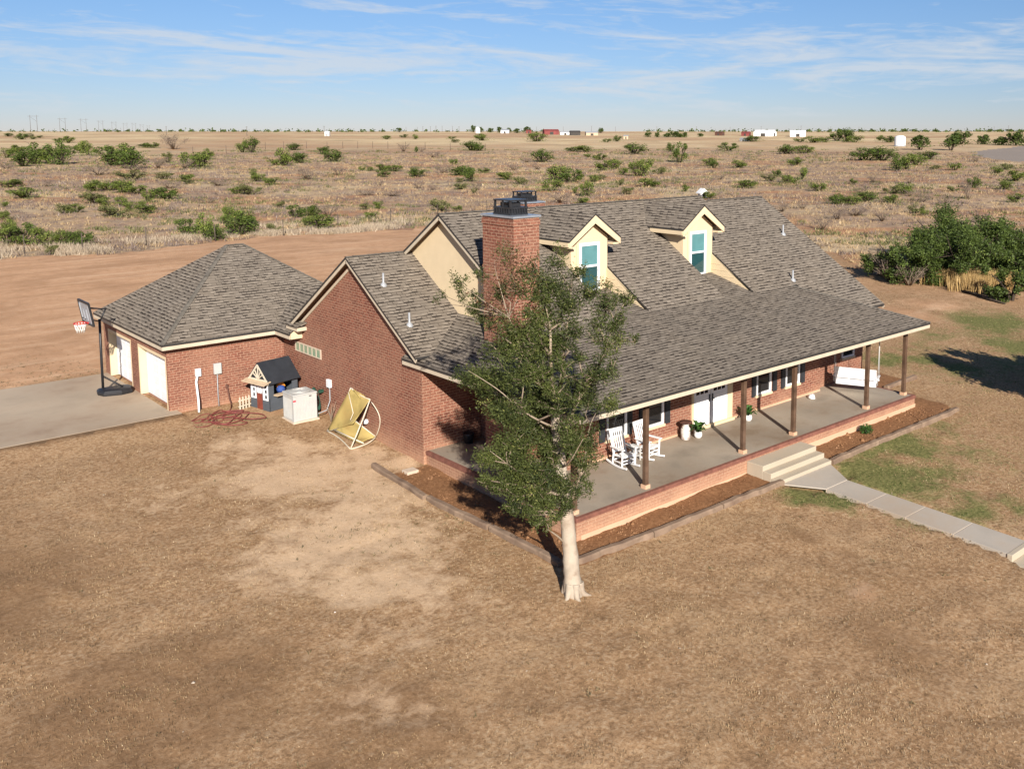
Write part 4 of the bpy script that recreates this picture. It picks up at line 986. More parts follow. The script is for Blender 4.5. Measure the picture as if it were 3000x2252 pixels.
# dry pasture
vor = t.N('TexVoronoi', {'Vector': P, 'Scale': .55}); vd = vor.outputs['Distance']
sc_ = t.mix(t.ramp(nm, .36, .60), (.26, .18, .12), (.55, .405, .25))
sc_ = t.mix(t.math('MULTIPLY', t.ramp(nb, .40, .58), .75), sc_, t.mix(nf, (.38, .24, .15), (.46, .30, .19)))
wide = t.noise(P, .028, 5, .6)
sc_ = t.mix(t.math('MULTIPLY', t.ramp(wide, .50, .62), .75), sc_, (.62, .48, .29))
sc_ = t.mix(t.math('MULTIPLY', t.ramp(t.noise(P, .05, 4, .6, .5), .48, .58), .8), sc_, (.44, .215, .105))
sc_ = t.mix(t.math('MULTIPLY', t.ramp(t.noise(P, .13, 5, .65, .6), .52, .62), .6), sc_, (.20, .15, .125))
sc_ = t.mix(t.math('MULTIPLY', t.ramp(nf, .55, .42), .45), sc_, (.16, .115, .085))
k = t.mix(edge(scrub, .5), k, sc_)
r2 = t.N('VectorMath', {0: P}, operation='LENGTH').outputs['Value']
farm = t.ramp(r2, 300, 700)
fcol = t.mix(t.ramp(t.noise(P, .006, 4, .55), .42, .58), (.68, .53, .31), (.50, .33, .19))
fcol = t.mix(t.math('MULTIPLY', t.ramp(t.noise(P, .03, 5, .65), .5, .68), .6), fcol, (.25, .19, .11))
k = t.mix(t.math('MULTIPLY', farm, .8), k, fcol)
k = t.mix(edge(pad, .2), k, t.mix(nm, (.25, .21, .175), (.31, .26, .22)))
bcol = t.mix(t.ramp(nf, .35, .65), (.17, .082, .038), (.29, .15, .073))
k = t.mix(edge(bed, .35), k, bcol)
k = t.mix(t.math('MULTIPLY', t.ramp(nff, .34, .70), .42), k, t.mix(.62, k, (.05, .03, .015)))
h = t.math('ADD', t.math('MULTIPLY', nf, .6), t.math('MULTIPLY', nff, .4))
mat_ground = t.fin(k, .95, h, .6, .05, .08)
go = bulk('ground', V, F, mat_ground, smooth=True)
tag(go, kind='structure')
me = go.data
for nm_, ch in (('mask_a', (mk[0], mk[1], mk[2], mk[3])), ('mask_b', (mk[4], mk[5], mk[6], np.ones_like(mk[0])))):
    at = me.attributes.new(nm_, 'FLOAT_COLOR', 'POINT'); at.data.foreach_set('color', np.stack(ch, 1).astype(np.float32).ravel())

# driveway, garden path ----------------------------------------------------
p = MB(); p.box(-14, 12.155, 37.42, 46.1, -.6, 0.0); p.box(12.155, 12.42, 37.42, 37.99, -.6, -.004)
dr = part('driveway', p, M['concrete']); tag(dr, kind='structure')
p = MB(); p.box(-14, 12.43, 37.385, 37.419, -.6, -.014); part('slab_edge', p, mottled('dark_slab_edge', (.10, .065, .04), .35, 2.0, .95, .1), dr)  # thin dark strip along the driveway's front side
p = MB()
ys = [16.8, 15.33, 13.98, 12.45, 10.85]
p.prism([(24.85, 17.995, -.66), (25.64, 16.81, -.69), (26.86, 16.81, -.69), (27.66, 17.995, -.66)][::-1], (0, 0, .04))
for a, b in zip(ys, ys[1:]):
    z0, z1 = g1(26.2, a) + .02, g1(26.2, b) + .02
    p.prism([(25.63, a - .012, z0), (26.86, a - .012, z0), (26.86, b + .012, z1), (25.63, b + .012, z1)], (0, 0, -.15))
gp_ = part('garden_path', p, M['walk'], bevel=.008); tag(gp_, kind='structure')
p = MB()
for a in ys[:4]: p.box(25.62, 26.87, a - .013, a + .013, g1(26.2, a) - .1, g1(26.2, a) + .012)
j_ = part('path_joint', p, M['stone'], gp_)
p = MB(); z = g1(26.2, 10.85)
p.box(25.60, 26.89, 10.70, 10.855, z - .4, z + .03); p.box(25.5, 27.0, 5.0, 10.70, z - .5, z - .17)
ps = part('path_step', p, M['steps'], bevel=.012); tag(ps, kind='structure')

# ground cover (nobody could count it) -------------------------------------
def blades(px, py, pz, hgt, wid, lean=.5):
    n = len(px)
    a = rng.uniform(0, 2 * np.pi, n); b = rng.uniform(0, 2 * np.pi, n)
    l = hgt * lean * rng.uniform(.2, 1.3, n)
    dx, dy = np.cos(a) * wid / 2, np.sin(a) * wid / 2
    V = np.empty((n, 3, 3))
    V[:, 0] = np.stack([px - dx, py - dy, pz], 1); V[:, 1] = np.stack([px + dx, py + dy, pz], 1)
    V[:, 2] = np.stack([px + np.cos(b) * l, py + np.sin(b) * l, pz + hgt], 1)
    return V.reshape(-1, 3), np.arange(3 * n).reshape(-1, 3)
def occupied(x, y):
    o = (x > 16.85) & (x < 37.25) & (y > 22.4) & (y < 38) | (x > 16.9) & (x < 36) & (y > 19.3) & (y < 27.2) | (x > 12.1) & (y > 37.9) & (y < 46.4) & (x < 22)
    o |= (x < 12.4) & (y > 37.4) & (y < 46.1) | (x > 25.62) & (x < 26.88) & (y > 8.5) & (y < 17) | (x > 24.7) & (x < 27.8) & (y > 16.9) & (y < 19.4)
    return o
n = 560000
r = 9.5 + 62 * rng.random(n) ** 1.55; a = np.radians(rng.uniform(2, 92, n))
x = r * np.cos(a); y = r * np.sin(a)
mm = masks(x, y)
cl_ = fbm(x, y, .9, 21); cl2 = fbm(x, y, 3.5, 31)
keep = ~occupied(x, y) & (rng.random(n) < np.clip((cl_ - .30) * 2.6 + (cl2 - .5) * 1.2, .08, 1)) & (rng.random(n) > mm[0] * .96 + mm[3] * .72 + mm[2]) & (mm[4] < .35)
x, y, r = x[keep], y[keep], r[keep]; mg = mm[1][keep]; md = mm[6][keep]; cc = cl_[keep]
isg = rng.random(len(x)) < mg * 1.25 - .1
hh = rng.uniform(.018, .062, len(x)) * (.7 + .6 * cc); ww = rng.uniform(.008, .018, len(x)) * (1 + r / 45)
zz = gz(x, y) + ((fbm(x, y, 1.2, 5) - .5) * .10 + (fbm(x, y, .45, 6) - .5) * .05) * np.clip((90 - r) / 60, 0, 1) - .006
tone = np.clip(rng.normal(.48, .27, len(x)) + (cl2[keep] - .5) * .9 - md * .4, 0, 1)
M['deadgrass'] = mat_leaf('dead_lawn_grass', (.14, .088, .045), (.40, .285, .155), (.52, .40, .25), .15)
M['greengrass'] = mat_leaf('green_lawn_grass', (.045, .075, .016), (.13, .165, .042), (.3, .28, .12), .25)
v, f = blades(x[~isg], y[~isg], zz[~isg], hh[~isg], ww[~isg])
tag(bulk('dead_grass', v, f, M['deadgrass'], attr=tone[~isg]), 'dry brown lawn grass all around the house front', 'grass', kind='stuff')
v, f = blades(x[isg], y[isg], zz[isg], hh[isg] * 1.1, ww[isg])
tag(bulk('green_grass', v, f, M['greengrass'], attr=tone[isg]), 'green lawn grass in patches along path and porch bed', 'grass', kind='stuff')

# dry weeds of the pasture
def weeds(n, lo, hi, pw, seed, hmin, hmax, thr):
    r = lo + (hi - lo) * rng.random(n) ** pw; a = np.radians(rng.uniform(6, 88, n))
    x = r * np.cos(a); y = r * np.sin(a)
    m = masks(x, y)
    c = fbm(x, y, 9., seed) * .6 + fbm(x, y, 3., seed + 3) * .4
    k = (m[2] > .5) & (m[5] < .5) & (c > thr)
    x, y, r, c = x[k], y[k], r[k], c[k]
    nb = 9; s = rng.uniform(hmin, hmax, len(x)) * (1 + np.clip((r - 90) / 500, 0, .8))
    X = np.repeat(x, nb) + rng.normal(0, 1, len(x) * nb) * np.repeat(s, nb) * .55
    Y = np.repeat(y, nb) + rng.normal(0, 1, len(x) * nb) * np.repeat(s, nb) * .55
    S = np.repeat(s, nb) * rng.uniform(.5, 1.2, len(X)); Rr = np.repeat(r, nb)
    Z = gz(X, Y) + (fbm(X, Y, 2.5, 12) - .5) * .5 * np.clip((220 - Rr) / 100, 0, 1) - .03
    v, f = blades(X, Y, Z, S, S * rng.uniform(.10, .28, len(X)), .8)
    return v, f, np.clip(np.repeat(c, nb) * 1.1 - .1 + rng.normal(0, .2, len(X)), 0, 1)
M['weed_straw'] = mat_leaf('dry_weed_straw', (.22, .15, .082), (.50, .365, .20), (.64, .50, .30), .15)
M['weed_grey'] = mat_leaf('dead_weed_grey', (.065, .048, .04), (.20, .15, .125), (.38, .31, .26), .1)
M['weed_pale'] = mat_leaf('bleached_weed', (.20, .15, .105), (.42, .335, .235), (.55, .45, .33), .1)
v, f, c = weeds(52000, 66, 420, 1.7, 41, .16, .42, .44)
tag(bulk('pale_dry_weeds', v, f, M['weed_straw'], attr=c), 'pale straw weeds spread over the dry pasture', 'weeds', kind='stuff')
v, f, c = weeds(52000, 66, 460, 1.7, 55, .18, .52, .50)
tag(bulk('grey_dead_weeds', v, f, M['weed_grey'], attr=c), 'grey brown dead weeds spread over the dry pasture', 'weeds', kind='stuff')
# low olive brush, thin drifts between the shrubs
n = 26000
r = 88 + 420 * rng.random(n) ** 1.5; a = np.radians(rng.uniform(6, 88, n)); x, y = r * np.cos(a), r * np.sin(a)
c = fbm(x, y, 16., 91) * .6 + fbm(x, y, 5., 95) * .4
mq_ = masks(x, y); k = (mq_[2] > .5) & (mq_[5] < .5) & (c > .585); x, y, r = x[k], y[k], r[k]
nb = 12; s_ = np.repeat(rng.uniform(.18, .5, len(x)) * (1 + np.clip((r - 90) / 400, 0, 1)), nb)
X = np.repeat(x, nb) + rng.normal(0, .8, len(s_)) * s_; Y = np.repeat(y, nb) + rng.normal(0, .8, len(s_)) * s_
v, f = blades(X, Y, gz(X, Y) - .03, s_ * rng.uniform(.5, 1.2, len(X)), s_ * .3, .8)
M['olive_brush'] = mat_leaf('olive_brush_leaf', (.06, .065, .025), (.165, .165, .06), (.32, .28, .13), .2)
tag(bulk('olive_brush', v, f, M['olive_brush'], attr=rng.random(len(X))), 'low olive brush in thin drifts across the dry pasture', 'brush', kind='stuff')
# taller grass fringe along the dirt yard
n = 5200
az = np.interp(rng.random(n), [0, 1], [R(52), R(81)]); eb = np.interp(az, EAZ, ERD) + rng.gamma(1.6, 3.0, n) + .2
x, y = eb * np.cos(az), eb * np.sin(az)
k = fbm(x, y, 4., 77) > .57; x, y = x[k], y[k]
nb = 14; X = np.repeat(x, nb) + rng.normal(0, .22, len(x) * nb); Y = np.repeat(y, nb) + rng.normal(0, .22, len(x) * nb)
v, f = blades(X, Y, gz(X, Y) - .15, rng.uniform(.25, .8, len(X)), rng.uniform(.04, .09, len(X)), .5)
tag(bulk('fringe_grass', v, f, M['weed_pale'], attr=np.clip(rng.normal(.6, .25, len(X)), 0, 1)), 'tall pale dry grass fringing the bare dirt yard', 'grass', kind='stuff')
# golden grass under the mesquites
pts = []
for cx, cy, sx, sy, n in ((66.0, 31.8, .9, .7, 420), (65.4, 33.0, .6, .5, 140), (65.2, 30.6, .9, .6, 460), (67.0, 29.9, .9, .6, 200)):
    pts.append(np.stack([rng.normal(cx, sx, n), rng.normal(cy, sy, n)], 1))
pts = np.concatenate(pts); nb = 12
X = np.repeat(pts[:, 0], nb) + rng.normal(0, .12, len(pts) * nb); Y = np.repeat(pts[:, 1], nb) + rng.normal(0, .12, len(pts) * nb)
v, f = blades(X, Y, gz(X, Y) - .1, rng.uniform(.5, 1.35, len(X)), rng.uniform(.04, .08, len(X)), .25)
tag(bulk('golden_grass', v, f, M['straw'], attr=np.clip(rng.normal(.5, .25, len(X)), 0, 1)), 'tall golden dry grass under the mesquite trees', 'grass', kind='stuff')
# sparse weeds, pebbles
n = 1500
x = np.concatenate([rng.uniform(4, 12, 420), rng.normal(14.0, 1.6, 330), rng.normal(13.4, 1.0, 120), rng.uniform(5, 34, 400), rng.uniform(18, 60, 230)])
y = np.concatenate([46.3 + rng.gamma(1.3, 2.2, 420), rng.normal(23.6, 1.8, 330), rng.normal(36.0, .7, 120), rng.uniform(9, 34, 400), rng.uniform(60, 92, 230)])
k = ~occupied(x, y) & (masks(x, y)[4] < .3); x, y = x[k], y[k]
nb = 8; s_ = np.repeat(rng.uniform(.025, .075, len(x)), nb)
X = np.repeat(x, nb) + rng.normal(0, 1, len(s_)) * s_ * .6; Y = np.repeat(y, nb) + rng.normal(0, 1, len(s_)) * s_ * .6
v, f = blades(X, Y, gz(X, Y) - .01, s_ * rng.uniform(.5, 1.2, len(X)), s_ * .28, 1.0)
M['weed_olive'] = mat_leaf('olive_weed', (.06, .055, .028), (.16, .135, .06), (.3, .24, .12), .15)
tag(bulk('sparse_weeds', v, f, M['weed_olive'], attr=rng.random(len(X))), 'small olive weeds sprinkled over bare soil and lawn', 'weeds', kind='stuff')
n = 420
r = 10 + 42 * rng.random(n) ** 1.4; a = np.radians(rng.uniform(4, 92, n)); x, y = r * np.cos(a), r * np.sin(a)
k = ~occupied(x, y); x, y = x[k], y[k]; s_ = rng.gamma(1.6, .006, len(x)) + .004
base = np.array([(1, 0, 0), (0, 1, 0), (-1, 0, 0), (0, -1, 0), (0, 0, .8)]); fc = np.array([(0, 1, 4), (1, 2, 4), (2, 3, 4), (3, 0, 4)])
V_ = (base[None] * rng.uniform(.6, 1.4, (len(x), 5, 3)) * s_[:, None, None] + np.stack([x, y, gz(x, y) + .01], 1)[:, None]).reshape(-1, 3)
F_ = (fc[None] + (np.arange(len(x)) * 5)[:, None, None]).reshape(-1, 3)
M['pebble'] = mat_leaf('pale_pebble', (.3, .22, .15), (.55, .46, .36), (.7, .65, .58), 0.0)
tag(bulk('pebbles', V_, F_, M['pebble'], attr=np.repeat(rng.random(len(x)), 4)), 'small pale stones lying on the lawn soil', 'stones', kind='stuff')
# clods in the beds
n = 3300
x = np.concatenate([rng.uniform(15.7, 17.1, n // 3), rng.uniform(16, 24.6, n // 3), rng.uniform(27.9, 36.7, n // 3)])
y = np.concatenate([rng.uniform(18.5, 27, n // 3), rng.uniform(18.25, 19.3, n // 3), rng.uniform(18.1, 19.3, n // 3)])
s = rng.gamma(2, .009, len(x)) + .006
z = gz(x, y) + .0
base = np.array([(1, 0, 0), (0, 1, 0), (-1, 0, 0), (0, -1, 0), (0, 0, 1.0)]); fc = np.array([(0, 1, 4), (1, 2, 4), (2, 3, 4), (3, 0, 4)])
V = (base[None] * rng.uniform(.6, 1.4, (len(x), 5, 3)) * s[:, None, None] + np.stack([x, y, z], 1)[:, None]).reshape(-1, 3)
F = (fc[None] + (np.arange(len(x)) * 5)[:, None, None]).reshape(-1, 3)
M['clod'] = mat_leaf('soil_clod', (.16, .08, .038), (.28, .145, .07), (.36, .2, .11), 0.0)
tag(bulk('soil_clods', V, F, M['clod'], attr=rng.random(len(F))), 'loose reddish soil clods in the planting beds', 'soil', kind='stuff')
# ------------------------------------------------------------------ yard objects
# timbers edging the beds
def timber(name, a, b, label, s=.105):
    t = MB(); n = 9
    a, b = Vector(a), Vector(b)
    pts = [a.lerp(b, i / (n - 1)) + Vector((random.uniform(-.02, .02), random.uniform(-.02, .02), random.uniform(-.012, .012))) for i in range(n)]
    d = (b - a).normalized(); sd = Vector((-d.y, d.x, 0))
    vs = []
    for p in pts:
        for cx, cz in ((-1, -.9), (-1.02, .55), (-.7, .95), (.7, 1.0), (1.0, .6), (1.02, -.9)):
            vs.append(p + sd * s * cx * random.uniform(.9, 1.08) + Vector((0, 0, s * cz * random.uniform(.88, 1.08))))
    fs = []
    for i in range(n - 1):
        for j in range(6):
            j2 = (j + 1) % 6
            fs.append((i * 6 + j, i * 6 + j2, (i + 1) * 6 + j2, (i + 1) * 6 + j))
    fs += [tuple(range(6)), tuple((n - 1) * 6 + j for j in range(6))[::-1]]
    t.add(vs, fs)
    return tag(part(name, t, M['timber']), label, 'timber', 'timbers edging the planting beds')
for a, b, l in (((15.50, 28.05), (15.36, 24.62), 'weathered timber edging the bed, the one by the pale splash block'),
                ((15.40, 24.5), (15.60, 21.6), 'weathered timber edging the bed, middle of the row facing the brick gable'),
                ((15.62, 21.5), (15.76, 18.55), 'weathered timber edging the bed, running up to the tree trunk'),
                ((15.95, 18.36), (18.9, 18.22), 'weathered timber under the porch front, the one starting at the tree'),
                ((18.95, 18.20), (21.9, 18.12), 'weathered timber under the porch front, midway from tree to steps'),
                ((21.95, 18.14), (24.92, 18.04), 'weathered timber under the porch front, ending at the tree side of the steps'),
                ((27.72, 18.02), (30.7, 18.03), 'weathered timber beyond the porch steps, the one touching them'),
                ((30.75, 18.02), (33.7, 17.96), 'weathered timber beyond the porch steps, by the small green bush'),
                ((33.75, 17.96), (36.75, 17.93), 'weathered timber beyond the porch steps, at the porch corner'),
                ((37.2, 21.5), (39.9, 21.6), 'weathered timber lying behind the last porch post')):
    timber('landscape_timber', (a[0], a[1], g1(*a) + .07), (b[0], b[1], g1(*b) + .07), l)
t = MB(); z = g1(16.3, 27.0); t.box(15.98, 16.42, 26.68, 27.06, z - .02, z + .09)
tag(part('splash_block', t, M['stone'], bevel=.02), 'pale concrete splash block on the soil by the brick gable corner', 'splash block')

# basketball hoop
B = thing('basketball_hoop', 'black portable basketball hoop standing on the driveway', 'basketball hoop', (11.5, 42.2, 0))
t = MB()
prof = [(10.72, 42.35), (10.80, 42.75), (11.6, 42.78), (12.05, 42.62), (12.12, 42.2), (11.95, 41.82), (11.5, 41.72), (10.85, 41.95)]
c = (11.42, 42.27)
def ring(s, z): return [(c[0] + (x - c[0]) * s, c[1] + (y - c[1]) * s, z) for x, y in prof]
L = [ring(.97, .0), ring(1.0, .05), ring(1.0, .13), ring(.88, .21), ring(.6, .235)]
vs = [p for l in L for p in l]; n = len(prof)
fs = [(i * n + j, i * n + (j + 1) % n, (i + 1) * n + (j + 1) % n, (i + 1) * n + j) for i in range(4) for j in range(n)] + [tuple(4 * n + j for j in range(n))]
t.add(vs, fs); part('base_tank', t, M['black'], B, bevel=.02)
t = MB(); t.tube([(11.02, 42.62, .1), (11.03, 42.60, 1.6), (11.05, 42.58, 3.15)], .052, 10); part('pole', t, M['black'], B)
t = MB(); t.tube([(11.03, 42.62, .75), (11.75, 42.25, .2)], .018, 6); t.tube([(11.03, 42.58, .70), (11.7, 42.1, .2)], .018, 6); part('brace', t, M['black'], B)
t = MB()
for yy in (42.3, 42.75):
    t.tube([(11.06, 42.55, 3.05), (10.45, yy, 3.28)], .022, 6); t.tube([(11.3, 42.55, 3.55), (10.42, yy, 3.72)], .022, 6)
t.tube([(11.05, 42.57, 3.05), (11.3, 42.55, 3.55)], .03, 6)
part('arm', t, M['black'], B)
def bpt(s, h): return Vector((10.52 - .16 * (h - .0), 42.92 - s * 1.5 + .0, 3.10 + h))   # tilted plane, s along the board
t = MB(); t.prism([bpt(0, .02), bpt(1, .02), bpt(1, .90), bpt(0, .90)], (.04, 0, 0)); bb = part('backboard', t, M['board'], B)
t = MB()
for p, q in ((bpt(0, 0), bpt(1, 0)), (bpt(0, .92), bpt(1, .92)), (bpt(0, 0), bpt(0, .92)), (bpt(1, 0), bpt(1, .92))): t.bar(p + Vector((.01, 0, 0)), q + Vector((.01, 0, 0)), .075, .075)
part('board_frame', t, M['black'], bb)
for p, q in ((bpt(.36, .15), bpt(.64, .15)), (bpt(.36, .6), bpt(.64, .6)), (bpt(.36, .15), bpt(.36, .6)), (bpt(.64, .15), bpt(.64, .6)), (bpt(.08, .1), bpt(.08, .8)), (bpt(.92, .1), bpt(.92, .8))):
    t = MB(); t.bar(p + Vector((-.012, 0, 0)), q + Vector((-.012, 0, 0)), .02, .04)
    part('board_marking', t, M['board'], bb)
rc = Vector((10.22, 42.18, 3.15))
t = MB(); t.tube([rc + Vector((math.cos(a) * .24, math.sin(a) * .24, 0)) for a in np.linspace(0, 2 * np.pi, 24, endpoint=False)], .022, 6, closed=True); t.bar(rc + Vector((.22, 0, -.02)), rc + Vector((.34, 0, -.02)), .2, .06)
part('rim', t, M['red'], B)
t = MB()
for k in range(12):
    a = 2 * math.pi * k / 12; b = a + .5
    for s_ in (-1, 1):
        t.tube([rc + Vector((math.cos(a) * .23, math.sin(a) * .23, -.01)), rc + Vector((math.cos(a + s_ * .3) * .18, math.sin(a + s_ * .3) * .18, -.2)), rc + Vector((math.cos(a + s_ * .55) * .14, math.sin(a + s_ * .55) * .14, -.38))], .012, 4)
part('net', t, M['net'], B)

# wall fittings of the garage
t = MB(); t.tube([(13.28, 37.94, 1.3), (13.20, 37.90, 1.0), (13.18, 37.70, .3), (13.14, 37.60, -.3)], .045, 8); t.box(13.20, 13.40, 37.88, 37.998, 1.22, 1.52)
tag(part('conduit_pipe', t, M['white']), 'white bent conduit pipe running from small box down garage brick', 'pipe')
E_ = thing('electric_meter', 'grey meter box with thin pipe on the garage brick', 'meter box', (14.06, 38, 0))
t = MB(); t.box(13.92, 14.22, 37.86, 37.998, 1.18, 1.62); part('meter_box', t, M['acwhite'], E_, bevel=.02)
t = MB(); t.tube([(14.06, 37.95, 1.2), (14.05, 37.95, .4), (14.06, 37.93, -.3)], .022, 6); part('riser_pipe', t, M['metalgrey'], E_)
t = MB(); t.tube([(14.42, 37.94, .65), (14.44, 37.80, .1), (14.46, 37.6, -.2)], .03, 6); t.lathe([(.0, .66), (.06, .66), (.05, .58), (.03, .5)], (14.42, 37.94, 0), 8)
tag(part('faucet_pipe', t, M['rust']), 'thin rusty standpipe against the garage brick near the picket fence', 'pipe')
t = MB()
for k in range(9):
    cx, cy = 13.6 + random.uniform(-.9, .8), 36.25 + random.uniform(-.7, .5)
    rx, ry, ph = random.uniform(.3, 1.05), random.uniform(.18, .6), random.uniform(0, 3)
    pts = []
    for a in np.linspace(0, 2 * np.pi, 30, endpoint=False):
        wv = 1 + .18 * math.sin(3 * a + k) + .1 * math.sin(2 * a + 2 * k); x = cx + wv * (rx * math.cos(a) * math.cos(ph) - ry * math.sin(a) * math.sin(ph)); y = min(37.3, cy + rx * math.cos(a) * math.sin(ph) + ry * math.sin(a) * math.cos(ph))
        pts.append((x, y, g1(x, y) + .02 + .018 * (k % 4)))
    t.tube(pts, .019, 6, closed=True)
t.tube([(14.44, 37.6, -.1), (14.2, 37.1, g1(14.2, 37.1) + .03), (13.9, 36.8, g1(13.9, 36.8) + .03)], .017, 6)
tag(part('garden_hose', t, M['hose']), 'tangled red garden hose lying on the dirt before the garage wall', 'hose')

# playhouse
z = -.2
PH = thing('playhouse', 'dark grey childrens playhouse with black pitched roof and red door', 'playhouse', (15.22, 35.90, z))
x0, x1, y0, y1 = 15.22, 16.55, 35.90, 37.05
t = MB()
t.box(x0, x0 + .04, y0, y1, z, z + .50)
for ya, yb in ((y0, y0 + .05), (y0 + .37, y0 + .41), (y1 - .41, y1 - .37), (y1 - .05, y1)): t.box(x0 - .002, x0 + .042, ya, yb, z + .0, z + 1.18)
t.box(x0 - .001, x0 + .04, y0, y1, z + 1.10, z + 1.2)
t.box(x0 + .04, x1 - .001, y0, y0 + .04, z, z + .62); t.box(x0 + .04, x0 + .22, y0 + .001, y0 + .04, z + .62, z + 1.2); t.box(x1 - .25, x1, y0 + .001, y0 + .04, z + .62, z + 1.2); t.box(x0 + .22, x1 - .25, y0 + .001, y0 + .04, z + 1.12, z + 1.2)
t.box(x0, x1, y1 - .04, y1, z, z + 1.2); t.box(x1 - .04, x1, y0 + .04, y1 - .04, z, z + 1.2)
t.box(x0 + .04, x1 - .04, y0 + .04, y1 - .04, z, z + .04)
part('playhouse_wall', t, M['slate'], PH)
t = MB()
for ya, yb in ((y0 + .05, y0 + .37), (y1 - .37, y1 - .05)):
    t = MB()
    for q in ((ya, ya + .08), (yb - .08, yb)): t.box(x0 - .012, x0 + .03, q[0], q[1], z + .42, z + 1.12)
    for k in range(4): t.box(x0 - .012, x0 + .03, ya + .08, yb - .08, z + .42 + k * .21, z + .49 + k * .21)
    part('playhouse_window', t, M['white'], PH)
t = MB(); t.box(x0 - .01, x0 + .03, y0 + .41, y1 - .41, z + .02, z + .66); pd = part('playhouse_door', t, M['reddoor'], PH)
t = MB()
for k in range(3): t.box(x0 - .012, x0 + .03, y0 + .41, y1 - .41, z + .66 + k * .2, z + .73 + k * .2)
for q in (y0 + .41, (y0 + y1) / 2 - .03, y1 - .47): t.box(x0 - .012, x0 + .03, q, q + .06, z + .66, z + 1.12)
part('door_glazing', t, M['white'], pd)
yc = (y0 + y1) / 2
t = MB()
for s_ in (-1, 1):
    e_ = yc + s_ * (.575 + .10)
    t.prism([(x0 - .06, yc, z + 1.86), (x1 + .06, yc, z + 1.86), (x1 + .06, e_, z + 1.08), (x0 - .06, e_, z + 1.08)], (0, s_ * .03, .03))
part('playhouse_roof', t, M['playroof'], PH)
t = MB()
for s_ in (-1, 1): t.bar((x0 - .06, yc, z + 1.80), (x0 - .06, yc + s_ * .64, z + 1.10), .03, .07)
t.bar((x0 - .05, y0, z + 1.22), (x0 - .05, y1, z + 1.22), .03, .07)
for a in (35, 62, 90, 118, 145):
    L_ = .52 if a == 90 else (.43 if a in (62, 118) else .40)
    t.bar((x0 - .05, yc, z + 1.24), (x0 - .05, yc + math.cos(R(a)) * L_, z + 1.24 + math.sin(R(a)) * L_), .03, .035)
part('sunburst_gable', t, M['pipe'], PH)
t = MB(); t.prism([(x0 + .01, yc - .60, z + 1.14), (x0 + .01, yc + .60, z + 1.14), (x0 + .01, yc, z + 1.80)], (.03, 0, 0)); part('dark_gable_backing', t, M['playroof'], PH)  # dark backing put in for the shade inside the open gable
t = MB(); t.prism([(x0 + .02, y0 - .12, z + 1.20), (x0 + .02, y1 + .12, z + 1.20), (x0 - .32, y1 + .12, z + 1.10), (x0 - .32, y0 - .12, z + 1.10)], (0, 0, .025)); part('awning', t, M['tan'], PH)
t = MB(); t.box(x0 + .2, x1 - .23, y0 - .22, y0 + .06, z + .60, z + .635); part('counter', t, M['tan'], PH)
PH.location = (15.29, 35.88, z); PH.rotation_euler = (0, 0, R(13)); PH.scale = (1.04, 1.04, 1.02)
T = thing('toy_animal', 'orange and blue toy sitting inside the playhouse window', 'toy', (15.95, 36.26, z + .64))
t = MB(); t.lathe([(.0, -.0), (.16, .0), (.18, .12), (.12, .24), (.0, .26)], (0, 0, 0), 10); part('toy_body', t, mottled('toy_blue', (.03, .07, .25), .2), T, True)
t = MB(); t.prism([(-.14, 0, .2), (.2, 0, .2), (.02, 0, .55)], (0, .16, 0)); part('toy_hood', t, M['orange'], T, True)
# little picket fence
F_ = thing('picket_fence', 'short cream picket fence panel beside the playhouse', 'picket fence', (14.75, 36.95, -.2))
for k in range(5):
    t = MB(); x = 14.47 + k * .14; y = 36.88 + k * .04; t.prism([(x, y, -.24), (x + .06, y + .015, -.24), (x + .06, y + .015, .28), (x + .03, y + .008, .35), (x, y, .28)], (.004, -.02, 0)); part('picket', t, M['pipe'], F_)
t = MB(); t.bar((14.45, 36.9, -.05), (15.12, 37.09, -.05), .02, .05); t.bar((14.45, 36.9, .18), (15.12, 37.09, .18), .02, .05); part('rail', t, M['pipe'], F_)

# air conditioner
z = -.27
AC = thing('air_conditioner', 'large pale grey air conditioner unit beside the brick gable', 'air conditioner', (15.85, 34.3, z))
x0, x1, y0, y1 = 15.40, 16.36, 33.93, 34.86
t = MB(); t.box(x0 - .06, x1 + .06, y0 - .08, y1 + .06, z - .1, z + .07); part('pad', t, M['stone'], AC, bevel=.02)
t = MB(); t.box(x0, x1, y0, y1, z + .07, z + 1.06)
for k in range(14):
    xx = x0 + .07 + k * (x1 - x0 - .14) / 13
    if k > 3 or True: t.box(xx - .008, xx + .008, y0 - .010, y0 + .002, z + .14, z + .90)
part('cabinet', t, M['acwhite'], AC, bevel=.03)
t = MB()
for k in range(16):
    yy = y0 + .06 + k * (y1 - y0 - .12) / 15; t.box(x0 - .009, x0 + .002, yy - .008, yy + .008, z + .14, z + .92)
t.box(x0 - .014, x0 + .10, y0 - .014, y0 + .10, z + .07, z + 1.06)
part('corner_panel', t, M['acwhite'], AC)
t = MB(); t.box(x0 - .02, x1 + .02, y0 - .02, y1 + .02, z + 1.062, z + 1.12); part('top_panel', t, M['acwhite'], AC, bevel=.02)
t = MB(); cx, cy = (x0 + x1) / 2, (y0 + y1) / 2
for rr in np.linspace(.08, .42, 9): t.tube([(cx + math.cos(a) * rr, cy + math.sin(a) * rr, z + 1.135) for a in np.linspace(0, 2 * np.pi, 28, endpoint=False)], .007, 4, closed=True)
for a in np.linspace(0, 2 * np.pi, 12, endpoint=False): t.tube([(cx + math.cos(a) * .06, cy + math.sin(a) * .06, z + 1.14), (cx + math.cos(a) * .43, cy + math.sin(a) * .43, z + 1.14)], .006, 4)
part('fan_grille', t, M['acwhite'], AC)
t = MB()
